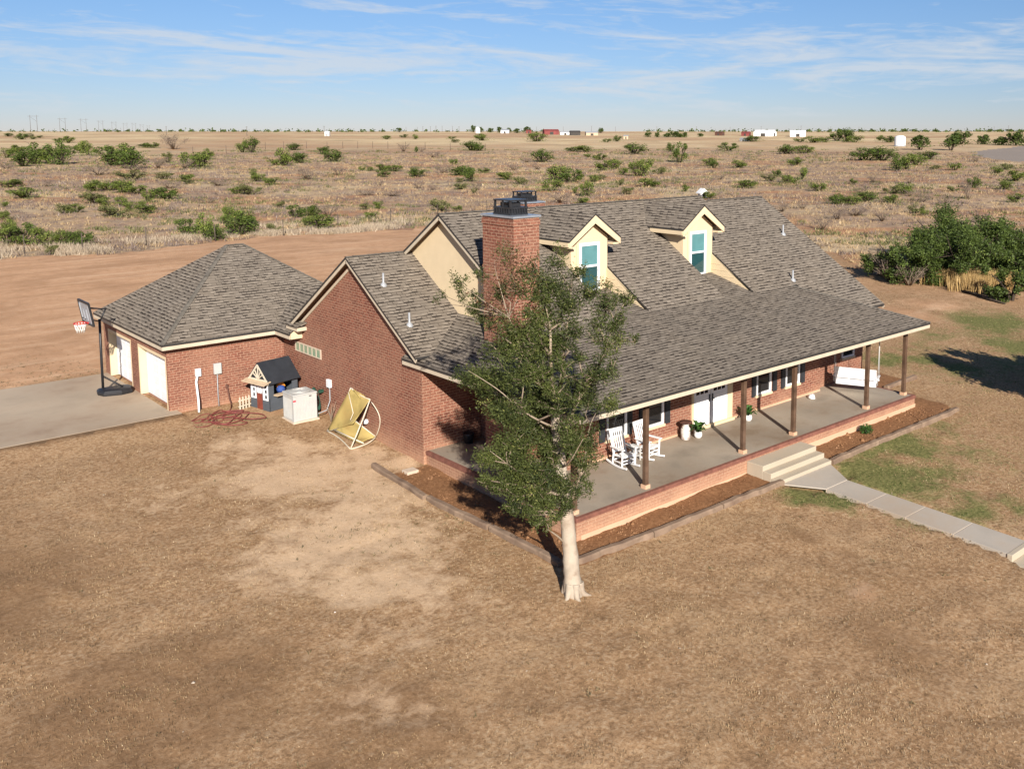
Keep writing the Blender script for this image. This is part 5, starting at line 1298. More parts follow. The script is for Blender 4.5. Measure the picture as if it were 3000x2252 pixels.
for k in range(3):
    a = k * 2.09; t.prism([(cx, cy, z + 1.124), (cx + .30 * math.cos(a - .3), cy + .30 * math.sin(a - .3), z + 1.124), (cx + .32 * math.cos(a + .1), cy + .32 * math.sin(a + .1), z + 1.124)], (0, 0, .005))
t.lathe([(.0, .03), (.07, .025), (.08, .0)], (cx, cy, z + 1.122), 10)
part('fan', t, M['metalgrey'], AC)
t = MB(); t.box(x0 - .02, x0 + .09, y0 - .022, y0 - .012, z + .86, z + .92); part('red_tag', t, M['tagred'], AC)
t = MB(); t.box(x1 - .32, x1 - .22, y0 - .018, y0 - .008, z + .98, z + 1.01); part('badge', t, M['black'], AC)
# disconnect box, green hose, dead plant
D_ = thing('disconnect_box', 'small white electrical box with thin conduit on the brick gable', 'electrical box', (16.9, 33.87, 1.1))
t = MB(); t.box(16.80, 16.918, 33.74, 34.0, .92, 1.24); part('box', t, M['white'], D_, bevel=.015)
t = MB(); t.tube([(16.88, 33.86, .93), (16.87, 33.84, .4), (16.7, 33.8, .05), (16.38, 33.9, -.05)], .022, 6); part('whip', t, M['metalgrey'], D_)
t = MB()
for k in range(7):
    t.tube([(16.62 + .10 * math.cos(a) * (1 + .05 * k), 34.45 + .16 * math.sin(a * 1) + .02 * k, .35 + .38 * math.sin(a) + .01 * k) for a in np.linspace(0, 2 * np.pi, 20, endpoint=False)], .016, 5, closed=True)
t.tube([(16.62, 34.5, .0), (16.6, 34.35, -.2), (16.5, 34.1, -.24)], .016, 5); t.box(16.7, 16.9, 34.42, 34.5, .6, .72)
tag(part('coiled_hose', t, M['greenhose']), 'dark green hose coiled on the brick gable behind the air conditioner', 'hose')
t = MB()
for k in range(7):
    a = k * .9; t.tube([(16.62, 33.30, -.35), (16.62 + .05 * math.cos(a), 33.30 + .05 * math.sin(a), .0), (16.62 + .22 * math.cos(a), 33.30 + .22 * math.sin(a), .25 + .05 * k)], [.022, .015, .006], 5)
tag(part('dead_plant', t, M['twig']), 'small leafless plant at the foot of the brick gable', 'plant')

# tipped patio swing frame with yellow canopy
C_ = thing('canopy_frame', 'tipped patio swing frame with torn yellow canvas against the brick', 'patio swing', (16.2, 31.2, -.35))
A_ = Vector((15.97, 32.38, -.30)); Bp = Vector((16.45, 31.31, 1.50)); Cp = Vector((16.68, 30.32, 1.22)); Dp = Vector((15.71, 30.08, -.37))
E1 = Vector((16.3, 30.85, .40)); E2 = Vector((16.86, 30.30, -.22)); E3 = Vector((16.62, 30.06, -.33)); E4 = Vector((16.72, 30.30, 1.12))
def arc(a, b, bul, n=10):
    return [a.lerp(b, i / n) + Vector(bul) * math.sin(math.pi * i / n) for i in range(n + 1)]
def tube_part(name, pts, r=.024): 
    t = MB(); t.tube(pts, r, 7); return part(name, t, M['pipe'], C_)
tube_part('frame_tube', arc(A_, Bp, (.06, .0, -.10))); tube_part('frame_tube', arc(Bp, Cp, (.0, .0, -.06))); tube_part('frame_tube', arc(Cp, Dp, (.02, .0, -.0)))
tube_part('frame_tube', arc(A_, Dp, (.08, .1, .03))); tube_part('frame_tube', arc(A_, E1, (.0, .0, -.05))); tube_part('frame_tube', [E1, E2]); tube_part('frame_tube', [Vector((15.95, 31.7, -.1)), Vector((16.25, 30.10, -.28))], .028)
tube_part('frame_tube', arc(Dp, E2, (.05, -.16, .0))); tube_part('frame_tube', arc(E2, E4, (.02, -.42, .12), 14), .02); tube_part('frame_tube', [Bp.lerp(A_, .1), Vector((16.35, 31.0, .62)), E1 + Vector((-.1, .1, .0))], .016)
def cloth(name, a, b, c, d, sag, hole=None):
    n = 10; vs = []
    for i in range(n + 1):
        for j in range(n + 1):
            u, v = i / n, j / n
            p = a.lerp(b, u).lerp(d.lerp(c, u), v)
            vs.append(p + Vector(sag) * math.sin(math.pi * u) * math.sin(math.pi * v) + Vector((random.uniform(-.012, .012),) * 3))
    fs = [(i * (n + 1) + j, (i + 1) * (n + 1) + j, (i + 1) * (n + 1) + j + 1, i * (n + 1) + j + 1) for i in range(n) for j in range(n)]
    t = MB(); t.add(vs, fs, True); o = part(name, t, M['yellow'], C_)
    sm = o.modifiers.new('thick', 'SOLIDIFY'); sm.thickness = .006
    return o
cloth('canvas', A_, Bp, Cp, Vector((16.2, 30.75, .3)), (.10, .0, -.08))
cloth('canvas', Vector((15.98, 31.9, -.18)), E1, E2, Vector((16.15, 30.25, -.30)), (.05, 0, -.10))
cloth('canvas', Bp + Vector((-.02, -.2, -.05)), Bp + Vector((-.02, -.3, .0)), Cp + Vector((-.02, .3, .05)), Cp + Vector((-.08, .35, -.16)), (0, 0, 0))
t = MB(); t.lathe([(.0, .0), (.09, .01), (.11, .08), (.08, .16), (.0, .18)], (16.84, 30.98, .12), 10)
tag(part('vent_hood', t, M['white']), 'round white vent hood on the brick behind the tipped swing frame', 'vent')  # round vent hood fixed to the brick

t = MB(); t.lathe([(.0, .0), (.15, .0), (.2, .32), (.21, .36), (.17, .36), (.16, .30), (.0, .30)], (18.62, 26.9, 0), 16)
tag(part('black_planter', t, M['black']), 'black planter pot against the recessed brick wall behind the tree', 'planter')
# rocking chairs ---------------------------------------------------------
def rocking_chair(loc, rz, label):
    o = thing('rocking_chair', label, 'rocking chair', loc, rz, 'white rocking chairs on the porch')
    W = M['white']
    t = MB()
    for k in range(7): y = -.24 + k * .075; t.box(-.27, .27, y, y + .066, .405 - .012 * k, .43 - .012 * k)
    t.box(-.27, .27, -.27, -.235, .37, .43)
    part('seat', t, W, o, True)
    t = MB(); ya, za, yb, zb = .22, .36, .46, 1.16
    for x in (-.25, .25): t.bar((x, ya, za), (x, yb, zb), .05, .045, (0, 1, 0))
    for k in range(5): x = -.17 + k * .085; t.bar((x, ya + .03, za + .12), (x, yb - .01, zb - .06), .036, .018, (0, 1, 0))
    t.bar((-.27, yb - .005, zb - .04), (.27, yb - .005, zb - .04), .035, .12); t.bar((-.25, ya + .04, za + .12), (.25, ya + .04, za + .12), .03, .07)
    part('backrest', t, W, o, True)
    for s in (-1, 1):
        t = MB(); t.prism([(s * .33, -.33, .64), (s * .33, .33, .63), (s * .23, .33, .63), (s * .22, -.33, .64)], (0, 0, .028)); part('armrest', t, W, o, True)
        t = MB(); t.bar((s * .27, -.24, .07), (s * .28, -.26, .64), .045, .045); part('leg', t, W, o, True)
        t = MB(); t.bar((s * .27, .26, .07), (s * .25, .23, .42), .045, .045); part('leg', t, W, o, True)
        t = MB(); pts = [(s * .27, y, .045 + .20 * (y + .02) ** 2) for y in np.linspace(-.48, .58, 12)]
        for a, b in zip(pts, pts[1:]): t.bar(a, b, .04, .055)
        part('rocker', t, W, o, True)
    t = MB()
    for z in (.16, .26): t.bar((-.27, -.24, z), (.27, -.24, z), .03, .03)
    for s in (-1, 1): t.bar((s * .27, -.24, .2), (s * .27, .26, .2), .03, .03)
    t.bar((-.27, .26, .2), (.27, .26, .2), .03, .03)
    part('stretcher', t, W, o, True)
rocking_chair((21.02, 21.52, 0), R(-6), 'white wooden rocking chair on the porch, the one close to the tree')
rocking_chair((22.22, 21.58, 0), R(4), 'white wooden rocking chair on the porch, the one behind the post')
S_ = thing('side_table', 'small grey slatted table between the two white rocking chairs', 'side table', (21.62, 21.72, 0))
t = MB()
for k in range(5): t.box(-.21, .21, -.2 + k * .08, -.13 + k * .08, .46, .48)
part('table_top', t, M['acwhite'], S_, True)
for sx in (-1, 1):
    for sy in (-1, 1): t = MB(); t.bar((sx * .18, sy * .17, 0), (sx * .18, sy * .17, .46), .035, .035); part('leg', t, M['acwhite'], S_, True)
t = MB(); t.box(-.18, .18, -.17, .17, .16, .18); part('shelf', t, M['acwhite'], S_, True)

K = thing('milk_can', 'old chipped white milk can by the front door', 'milk can', (24.55, 22.0, 0))
t = MB(); t.lathe([(.0, .005), (.165, .005), (.17, .03), (.17, .38), (.16, .41), (.115, .47), (.11, .54), (.13, .55), (.0, .55)], (0, 0, 0), 24); part('can_body', t, M['canwhite'], K, True)
t = MB()
for s in (-1, 1): t.tube([(s * .15, 0, .44), (s * .20, 0, .47), (s * .19, 0, .53), (s * .12, 0, .53)], .012, 6)
part('handle', t, M['rust'], K, True)
t = MB(); t.lathe([(.0, .565), (.12, .57), (.235, .62), (.24, .635), (.12, .60), (.0, .595)], (24.55, 22.0, 0), 24)
tag(part('rusty_bowl', t, M['rust']), 'wide rusty iron dish resting on top of the milk can', 'dish')
def fern(loc, label, seed):
    rg = np.random.default_rng(seed)
    o = thing('potted_fern', label, 'potted plant', loc)
    t = MB(); t.lathe([(.0, .0), (.11, .0), (.145, .08), (.15, .15), (.13, .22), (.14, .235), (.11, .23), (.10, .18), (.0, .18)], (0, 0, 0), 20); part('pot', t, M['pot'], o, True)
    V = []; c = []
    for k in range(34):
        a = rg.uniform(0, 6.28); L = rg.uniform(.25, .46); up = rg.uniform(.15, .42)
        prev = None
        for s in range(7):
            u = s / 6
            p = np.array([math.cos(a) * L * u, math.sin(a) * L * u, .2 + up * math.sin(u * 2.2) * 1.0])
            if prev is not None:
                w = .055 * math.sin(math.pi * min(.95, u + .05)) + .012
                sd = np.array([-math.sin(a), math.cos(a), 0]) * w
                V += [prev - sd, prev + sd, p + sd * .8, p - sd * .8]; c.append(rg.random())
            prev = p
    V = np.array(V); F = np.arange(len(V)).reshape(-1, 4)
    bulk('fronds', V, F, M['fern'], o, c)
fern((25.0, 21.80, 0), 'green fern in round white pot beside the milk can', 1)
fern((27.92, 21.85, 0), 'green fern in white pot behind a porch post', 2)
t = MB(); t.lathe([(.0, .0), (.16, .01), (.2, .06), (.14, .13), (.05, .16), (.0, .16)], (32.27, 22.0, 0), 9)
t.v = [(x + (y - 22) * .5, y + .3 * math.sin(x * 20) * .1, z * (1 + .4 * math.sin(y * 25))) for x, y, z in t.v]
tag(part('crumpled_bag', t, M['white']), 'crumpled white bag lying on the porch floor', 'bag')

# porch swing
W_ = thing('porch_swing', 'white slatted porch swing hanging at the far porch end', 'porch swing', (34.42, 21.30, 0), R(-66))
t = MB()
for k in range(6): y = -.02 + k * .085; t.box(-.84, .84, y, y + .074, .42 + .010 * k, .445 + .010 * k)
t.box(-.84, .84, -.05, -.02, .30, .44); t.box(-.84, .84, .48, .51, .38, .50)
part('seat', t, M['white'], W_, True)
t = MB()
def bk(z): return -.06 - .30 * (z - .45)
for a, b in ((.36, .56), (.59, .77), (.78, .95), (.955, 1.08)):
    t.prism([(-.86, bk(a), a), (.86, bk(a), a), (.86, bk(b), b), (-.86, bk(b), b)], (0, .025, 0))
for x in (-.82, -.28, .28, .82): t.prism([(x - .03, bk(.36) + .026, .36), (x + .03, bk(.36) + .026, .36), (x + .03, bk(1.07) + .026, 1.07), (x - .03, bk(1.07) + .026, 1.07)], (0, .03, 0))
part('backrest', t, M['white'], W_, True)
for s in (-1, 1):
    t = MB(); t.box(s * .88 - .05, s * .88 + .05, -.16, .55, .66, .69); t.bar((s * .88, .46, .46), (s * .88, .46, .66), .05, .05); part('armrest', t, M['white'], W_, True)
    t = MB(); t.tube([(s * .90, -.12, .40), (s * .90, .0, 1.5), (s * .90, .12, 2.93)], .014, 6); t.tube([(s * .90, .46, .46), (s * .90, .25, 1.5), (s * .90, .12, 2.6)], .012, 6); part('chain', t, M['acwhite'], W_, True)

# ------------------------------------------------------------------ far buildings etc
t = MB(); t.lathe([(.0, -.3), (.45, -.3), (.45, .2), (.4, .35), (.0, .4)], (0, 0, 0), 6)
U = np.array([math.cos(R(47.44)), math.sin(R(47.44))]); RT = np.array([U[1], -U[0]])
def far(u, d):
    """world point at image-independent bearing: lateral tangent and depth along the view axis"""
    p = U * d + RT * (u * d); return float(p[0]), float(p[1])
def gable_shed(name, label, cat, x, y, w, l, h, rz, wall, roof, pitch=.35, group=None, sink=.3):
    z = g1(x, y) - sink
    o = thing(name, label, cat, (x, y, z), rz, group)
    t = MB(); t.prism([(-w / 2, -l / 2, 0), (w / 2, -l / 2, 0), (w / 2, -l / 2, h), (0, -l / 2, h + w / 2 * pitch), (-w / 2, -l / 2, h)], (0, l, 0)); part('wall', t, wall, o, True)
    t = MB()
    for s in (-1, 1): t.prism([(0, -l / 2 - .2, h + w / 2 * pitch + .05), (s * (w / 2 + .3), -l / 2 - .2, h - .3 * pitch + .05), (s * (w / 2 + .3), l / 2 + .2, h - .3 * pitch + .05), (0, l / 2 + .2, h + w / 2 * pitch + .05)], (0, 0, .12))
    part('roof', t, roof, o, True)
    t = MB(); t.box(-w / 2 - .04, -w / 2 + .02, -l * .12, l * .12, 0, h * .75); part('door', t, M['barndark'], o, True)
    t = MB(); t.box(-w * .15, w * .15, -l / 2 - .04, -l / 2 + .02, 0, h * .8); part('door', t, M['barndark'], o, True)
    return o
vz = R(47.44 - 90)
roofgrey = M['metalgrey']
x, y = 490.0, 280.3
o = thing('water_tank', 'tall white domed tank alone in the far pasture', 'tank', (x, y, g1(x, y)))
t = MB(); n = 8; t.lathe([(3.0, -1), (3.0, 4.7), (2.7, 5.4), (1.7, 5.85), (.0, 6.0)], (0, 0, 0), 24); part('tank_body', t, M['barnwhite'], o, True)
t = MB(); t.lathe([(3.12, -1), (3.12, .4), (3.0, .4)], (0, 0, 0), 24); part('tank_base', t, M['metalgrey'], o, True)
t = MB(); t.bar((-2.3, -2.05, 0), (-2.3, -2.05, 4.8), .4, .25); part('ladder', t, M['metalgrey'], o, True)
BL = [('barn', 'long white barn with rounded roof at the horizon', 'barn', 752, 575, 20, 40, 6.5, .3, 'barnwhite', 'barnwhite'),
      ('barn', 'second white barn, beside the long one, nearer the white tank', 'barn', 757, 540, 18, 30, 6.5, .6, 'barnwhite', 'barnwhite'),
      ('barn', 'small red barn beside the white barns', 'barn', 744, 592, 10, 16, 5.5, .3, 'barnred', 'barnred'),
      ('shed', 'long dark red shed at the horizon behind the chimneys', 'shed', 668, 800, 16, 34, 7, 1.1, 'barnred', 'barnred'),
      ('house', 'white cottage among trees at the horizon', 'house', 750, 990, 16, 22, 6, .8, 'barnwhite', 'metalgrey'),
      ('shed', 'white trailer shed right of the dark red shed', 'shed', 663, 770, 9, 22, 5, .9, 'barnwhite', 'metalgrey'),
      ('shed', 'dark open shed between white trailer and tan house', 'shed', 659, 750, 12, 22, 6, 1.0, 'barndark', 'barndark'),
      ('house', 'tan flat house near the dark open shed', 'house', 667, 733, 12, 26, 5, 1.0, 'tan', 'metalgrey'),
      ('shed', 'small beige shed standing out in the pasture below the horizon', 'shed', 545, 557, 6, 8, 4.5, .7, 'tan', 'metalgrey'),
      ('shed', 'little white shed far out above the garage', 'shed', 439, 866, 9, 9, 6, .9, 'barnwhite', 'barnwhite'),
      ('shed', 'grey low shed in front of the red barn', 'shed', 560, 447, 7, 12, 3.2, .2, 'metalgrey', 'metalgrey'),
      ('shed', 'brown shed beside the small red barn', 'shed', 735, 618, 10, 16, 5, .2, 'rust', 'rust'),
      ('shed', 'red machinery shed under the horizon trees', 'shed', 745, 935, 8, 14, 5.5, .9, 'barnred', 'barnred')]
for nm, lb, ct, x, y, w_, l_, h_, rz, wm, rm in BL: gable_shed(nm, lb, ct, x, y, w_ * .6, l_ * .48, h_ * .62, rz, M[wm], M[rm])
x, y = 712.4, 997.7; o = thing('silo', 'white grain silo between two horizon trees', 'silo', (x, y, g1(x, y)))
t = MB(); t.lathe([(3.0, -1), (3.0, 5.6), (1.8, 7.2), (.0, 7.9)], (0, 0, 0), 20); part('silo_body', t, M['barnwhite'], o, True)
t = MB(); t.lathe([(.4, 7.8), (.4, 8.2), (0, 8.3)], (0, 0, 0), 8); part('silo_cap', t, M['metalgrey'], o, True)
gable_shed('well_house', 'small white gabled well house peeping over the roof ridge', 'well house', 119.5, 104.0, 1.1, 1.0, .95, vz + .4, M['barnwhite'], M['barnwhite'], .9, sink=.0)

# power line towers and poles on the horizon
def pylon(u, d, h, label):
    x, y = far(u, d); z = g1(x, y)
    o = thing('power_tower', label, 'power tower', (x, y, z), vz, 'H shaped power towers along the horizon')
    w_ = h * .20
    for s in (-1, 1): t = MB(); t.tube([(s * w_, 0, -2), (s * w_, 0, h)], [.28, .20], 6); part('pole', t, M['pole_wood'], o, True)
    t = MB(); t.bar((-w_ * 1.7, 0, h * .93), (w_ * 1.7, 0, h * .93), .25, .3); part('crossarm', t, M['pole_wood'], o, True)
    t = MB(); t.bar((-w_, 0, h * .9), (w_, 0, h * .62), .2, .22); part('brace', t, M['pole_wood'], o, True)
PW = [(0, 51, 'biggest H power tower, at the edge of the view'), (250, 49, 'tall H power tower, second of the line from the view edge'), (435, 41, 'H power tower, third of the line from the view edge'), (570, 39, 'H power tower above the far mesquite clumps, fourth of the line'), (680, 32, 'H power tower, fifth of the receding line'), (765, 30, 'H power tower, sixth of the receding line'), (837, 26, 'H power tower, seventh of the receding line'), (893, 25, 'H power tower, eighth of the receding line'), (943, 22, 'tiny H power tower, ninth of the receding line'), (985, 18, 'tiniest H power tower, last of the receding line')]
for cx, hp_, lb in PW:
    u = (cx / 2.212 - 1745.5) / 2780; d = 22 * 2780 / hp_
    pylon(u, d, 22 + max(0, .0), lb)
POLES = [(497, 23), (731, 24), (956, 22), (1194, 12), (1227, 12), (1243, 15), (1265, 15), (1281, 18), (1299, 16), (1329, 16), (1348, 15), (1573, 14), (1651, 13), (1733, 15), (1803, 13), (1923, 14), (2038, 14), (2136, 13), (2226, 15), (2342, 16), (2428, 13), (2510, 13), (2585, 12), (2903, 13), (2945, 16)]
refs = ['beyond the garage', 'above the garage peak', 'above the brick gable', 'above the cream gable', 'above the chimney', 'above the first dormer', 'above the second dormer', 'above the white barns', 'above the white tank', 'above the mesquite trees']
cnt = {}
for u0, hp_ in POLES:
    u = (u0 - 1745.5) / 2780; d = 11 * 2780 / hp_ * .72; h = 11 * .72 + 1.0
    x, y = far(u, d); z = g1(x, y)
    rfk = refs[0 if u0 < 560 else 1 if u0 < 800 else 2 if u0 < 1100 else 3 if u0 < 1320 else 4 if u0 < 1600 else 5 if u0 < 1850 else 6 if u0 < 2150 else 7 if u0 < 2440 else 8 if u0 < 2700 else 9]
    cnt[rfk] = cnt.get(rfk, 0) + 1; k = cnt[rfk]
    lb = 'thin utility pole on the horizon ' + rfk + ('' if k == 1 else ', pole %d there' % k)
    t = MB(); t.tube([(x, y, z - 1), (x, y, z + h)], [.26, .18], 6); t.bar((x - RT[0] * 1.1, y - RT[1] * 1.1, z + h - .6), (x + RT[0] * 1.1, y + RT[1] * 1.1, z + h - .6), .16, .2)
    tag(part('utility_pole', t, M['pole_wood']), lb, 'utility pole', 'utility poles along the horizon')

# wire fences
def fence(name, label, pts, h, r, wires, mat):
    o = thing(name, label, 'fence', (pts[0][0], pts[0][1], g1(*pts[0])))
    tops = []
    for x, y in pts:
        t = MB(); z = g1(x, y); lean = random.uniform(-.05, .05)
        t.tube([(x, y, z - .3), (x + lean, y, z + h)], [r, r * .85], 6); part('post', t, mat, o)
        tops.append(Vector((x, y, z)))
    t = MB()
    for k in range(wires):
        zz = h * (k + .9) / wires
        for a, b in zip(tops, tops[1:]): t.tube([a + Vector((0, 0, zz)), (a + b) / 2 + Vector((0, 0, zz - .03)), b + Vector((0, 0, zz))], .0045, 4)
    part('wire', t, M['fencewood'], o)
fence('wire_fence', 'wire fence with thin dark posts behind the bare dirt yard', [(14.5, 99.5), (19.5, 97.5), (23.8, 95.6), (29.9, 97.5), (36.5, 97.2), (44.3, 98.4), (52.1, 101.0), (60.2, 103.0), (68, 104.5), (77, 106), (86, 108), (95, 110), (104, 112.3)], 1.75, .055, 3, M['fencewood'])
fence('wire_fence', 'distant wire fence with tall posts across mid pasture', [(150, 420), (166, 424), (180, 440), (185, 441), (204, 470), (222.8, 490), (231, 480), (238.8, 472), (242.7, 462), (246, 452), (248, 440), (251, 430), (254, 418), (257.3, 405), (262, 390), (272, 375)], 3.6, .11, 2, M['fencewood'])
# ------------------------------------------------------------------ vegetation
def leaf_cards(P, size, asp=.45, up=.3, rg=rng, flat=None):
    """rhombus leaves, random orientation, at points P"""
    n = len(P)
    d = rg.normal(0, 1, (n, 3)); d[:, 2] = d[:, 2] * .8 + up
    d /= np.linalg.norm(d, axis=1, keepdims=True)
    q = rg.normal(0, 1, (n, 3)); s = np.cross(d, q); s /= np.linalg.norm(s, axis=1, keepdims=True) + 1e-9
    L = (size * rg.uniform(.6, 1.4, n))[:, None]; W = L * asp
    V = np.empty((n, 4, 3)); V[:, 0] = P - d * L * .5; V[:, 1] = P + s * W * .5; V[:, 2] = P + d * L * .5; V[:, 3] = P - s * W * .5
    return V.reshape(-1, 3), np.arange(4 * n).reshape(-1, 4)

# prototypes: unit width 1, unit height 1, base at z=0
def bush_proto(tone, seed, n=1500, lobes=9, leaf=.055):
    rg = np.random.default_rng(seed)
    pts = []; stems = MB()
    for k in range(lobes):
        a = rg.uniform(0, 6.28); rr = .34 * math.sqrt(rg.random())
        c = np.array([rr * math.cos(a), rr * math.sin(a), rg.uniform(.30, .74) * (1 - .6 * rr)])
        s = rg.uniform(.10, .19) * np.array([1, 1, 1.05])
        m = n // lobes
        q = rg.normal(0, 1, (m, 3)); q /= np.linalg.norm(q, axis=1, keepdims=True)
        q *= rg.random((m, 1)) ** .4
        w = q * s + c
        keep = (np.sin(w[:, 0] * 38 + seed) * np.sin(w[:, 1] * 34) * np.sin(w[:, 2] * 36 + 1) > -.30)
        pts.append(w[keep])
        e = c + rg.normal(0, .04, 3)
        stems.tube([(c[0] * .15, c[1] * .15, -.08), (c[0] * .55, c[1] * .55, c[2] * .45), tuple(e)], [.020, .013, .004], 5)
        for j in range(2):
            b = e + rg.normal(0, .12, 3); stems.tube([(c[0] * .55, c[1] * .55, c[2] * .45), tuple((b + c) / 2), tuple(b)], [.010, .006, .003], 4)
    sk = rg.normal(0, .22, (n // 6, 2)); pts.append(np.concatenate([sk, rg.uniform(.02, .3, (len(sk), 1))], 1))
    P_ = np.concatenate(pts); P_[:, 2] = np.clip(P_[:, 2], 0.0, 1.02)
    V, F = leaf_cards(P_, leaf, .55, .35, rg)
    rel = np.clip(.5 + rg.normal(0, .24, len(P_)), 0, 1)
    return V, F, rel, stems
def twig_proto(seed, n=900):
    rg = np.random.default_rng(seed)
    st = MB(); pts = []
    for k in range(26):
        a = rg.uniform(0, 6.28); l = rg.uniform(.25, .5); h = rg.uniform(.45, 1.0)
        p = [(0, 0, -.05), (math.cos(a) * l * .45, math.sin(a) * l * .45, h * .5), (math.cos(a + .3) * l, math.sin(a + .3) * l, h)]
        st.tube(p, [.012, .008, .003], 4)
        for j in range(n // 26):
            u = rg.uniform(.3, 1); pts.append(np.array(p[1]) * (1 - u) + np.array(p[2]) * u + rg.normal(0, .05, 3))
    P_ = np.array(pts); P_[:, 2] = np.maximum(P_[:, 2], .02)
    V, F = leaf_cards(P_, .05, .3, .8, rg)
    return V, F, np.clip(rg.normal(.5, .25, len(P_)), 0, 1), st
PROTO = {}
for tone, cnt_ in (('d', 4), ('g', 4), ('y', 3)):
    PROTO[tone] = []
    for k in range(cnt_):
        V, F, c, st = bush_proto(tone, 100 + k * 7 + ord(tone), 1500, 8 + k * 2)
        f = bulk('foliage', V, F, M['shr_' + tone], attr=c); s = part('stems', st, M['darkbark'])
        PROTO[tone].append((f.data, s.data)); bpy.data.objects.remove(f); bpy.data.objects.remove(s)
PROTO['b'] = []
for k in range(3):
    V, F, c, st = twig_proto(300 + k)
    f = bulk('foliage', V, F, M['shr_b'], attr=c); s = part('stems', st, M['twig'])
    PROTO['b'].append((f.data, s.data)); bpy.data.objects.remove(f); bpy.data.objects.remove(s)
GRP = {'d': 'dark green shrubs dotted over the pasture', 'g': 'green shrubs dotted over the pasture', 'y': 'yellowish shrubs dotted over the pasture', 'b': 'leafless brown bushes dotted over the pasture'}
for idx, (x, y, w_, h_, tone, lab) in enumerate(SHRUBS):
    fm, sm_ = PROTO[tone][idx % len(PROTO[tone])]
    z = g1(x, y) - .05
    o = thing('shrub' if tone != 'b' else 'dead_bush', lab, 'shrub' if tone != 'b' else 'bush', (x, y, z), 0, GRP[tone])
    sc = (w_ * 1.75, w_ * 1.6, h_ * 1.6)
    for nm, d_ in (('foliage', fm), ('stems', sm_)):
        c = bpy.data.objects.new(nm, d_); col.objects.link(c); c.parent = o; c.scale = sc; c.rotation_euler = (0, 0, (idx * 2.399) % 6.28)

# small bush in the planting bed
rg = np.random.default_rng(5)
o = thing('small_bush', 'small bright green bush in the soil bed below the porch', 'bush', (31.45, 18.92, -.6))
q = rg.normal(0, 1, (700, 3)); q /= np.linalg.norm(q, axis=1, keepdims=True); q *= rg.random((700, 1)) ** .35 * np.array([.26, .26, .20]); q[:, 2] += .2
V, F = leaf_cards(q, .06, .5, .5, rg); bulk('foliage', V, F, M['fern'], o, rg.random(700))
t = MB()
for a in range(6): t.tube([(0, 0, -.05), (.1 * math.cos(a), .1 * math.sin(a), .25)], [.012, .005], 5)
part('stems', t, M['twig'], o, True)

# trees built from a trunk, limbs that reach every foliage clump, and leaves on the clumps
def build_tree(name, label, cat, base, limbs, clumps, leafmat, barkmat, leaf, dens, seed, twigmat=None, group=None, asp=.45, dry=None, up=.1, limb_k=1., nlimb=99, limbmat=None):
    """limbs: lists of (point, radius) chains in local metres; clumps: (x,y,z,r,density)"""
    rg = np.random.default_rng(seed)
    o = thing(name, label, cat, base, 0, group)
    tr = MB(); lb_ = MB()
    k = 14
    for li, ch in enumerate(limbs):
        P = [Vector(p) for p, r in ch]; rad = [r * (1 if li == 0 or li >= nlimb else limb_k) for p, r in ch]
        PP = []; RR_ = []
        for a in range(len(P) - 1):
            p0, p1, p2, p3 = P[max(a - 1, 0)], P[a], P[a + 1], P[min(a + 2, len(P) - 1)]
            for s in range(5):
                u = s / 5
                PP.append(.5 * ((2 * p1) + (-p0 + p2) * u + (2 * p0 - 5 * p1 + 4 * p2 - p3) * u * u + (-p0 + 3 * p1 - 3 * p2 + p3) * u ** 3)); RR_.append(rad[a] * (1 - u) + rad[a + 1] * u)
        PP.append(P[-1]); RR_.append(rad[-1])
        (tr if li == 0 or li >= nlimb or limbmat is None else lb_).tube(PP, RR_, k if li == 0 else 8, jit=.07)
    part('trunk', tr, barkmat, o, True)
    if lb_.v: part('limbs', lb_, limbmat or barkmat, o, True)
    nodes = [(Vector(p), r) for ch in limbs for p, r in ch[1:]]
    tw = MB(); pts = []; tone = []
    for (cx, cy, cz, cr, cd) in clumps:
        c = Vector((cx, cy, cz))
        nd = min(nodes, key=lambda q: (q[0] - c).length + max(0, q[0].z - c.z + .2) * 1.5)
        m = (nd[0] + c) / 2 + Vector((rg.normal(0, .08), rg.normal(0, .08), -.05 * (c - nd[0]).length + .1))
        r0 = min(nd[1] * .6, .045)
        tw.tube([nd[0], m, c], [r0, r0 * .65, r0 * .3], 5)
        nt = max(4, int(9 * cr / .5))
        for j in range(nt):
            d = Vector(rg.normal(0, 1, 3)); d.normalize(); d.z = d.z * .8 + up; e = c + d * cr * rg.uniform(.55, 1.1)
            mid = (c + e) / 2 + Vector(rg.normal(0, .05, 3)); tw.tube([c, mid, e], [r0 * .35, r0 * .25, .004], 4)
            nl = max(2, int(dens * cd * cr * cr / nt))
            u = rg.uniform(.25, 1.08, nl)[:, None]
            q = np.array(c) * (1 - u) ** 1 + np.array(e) * u + rg.normal(0, 1, (nl, 3)) * cr * .19
            pts.append(q); tone.append(np.clip(rg.normal(.45 + .12 * rg.normal(), .2, nl), 0, 1))
    part('branches', tw, twigmat or barkmat, o, True)
    Pn = np.concatenate(pts); tn = np.concatenate(tone)
    V, F = leaf_cards(Pn, leaf, asp, .15, rg)
    cr_ = bulk('crown', V, F, leafmat, o, tn)
    return o

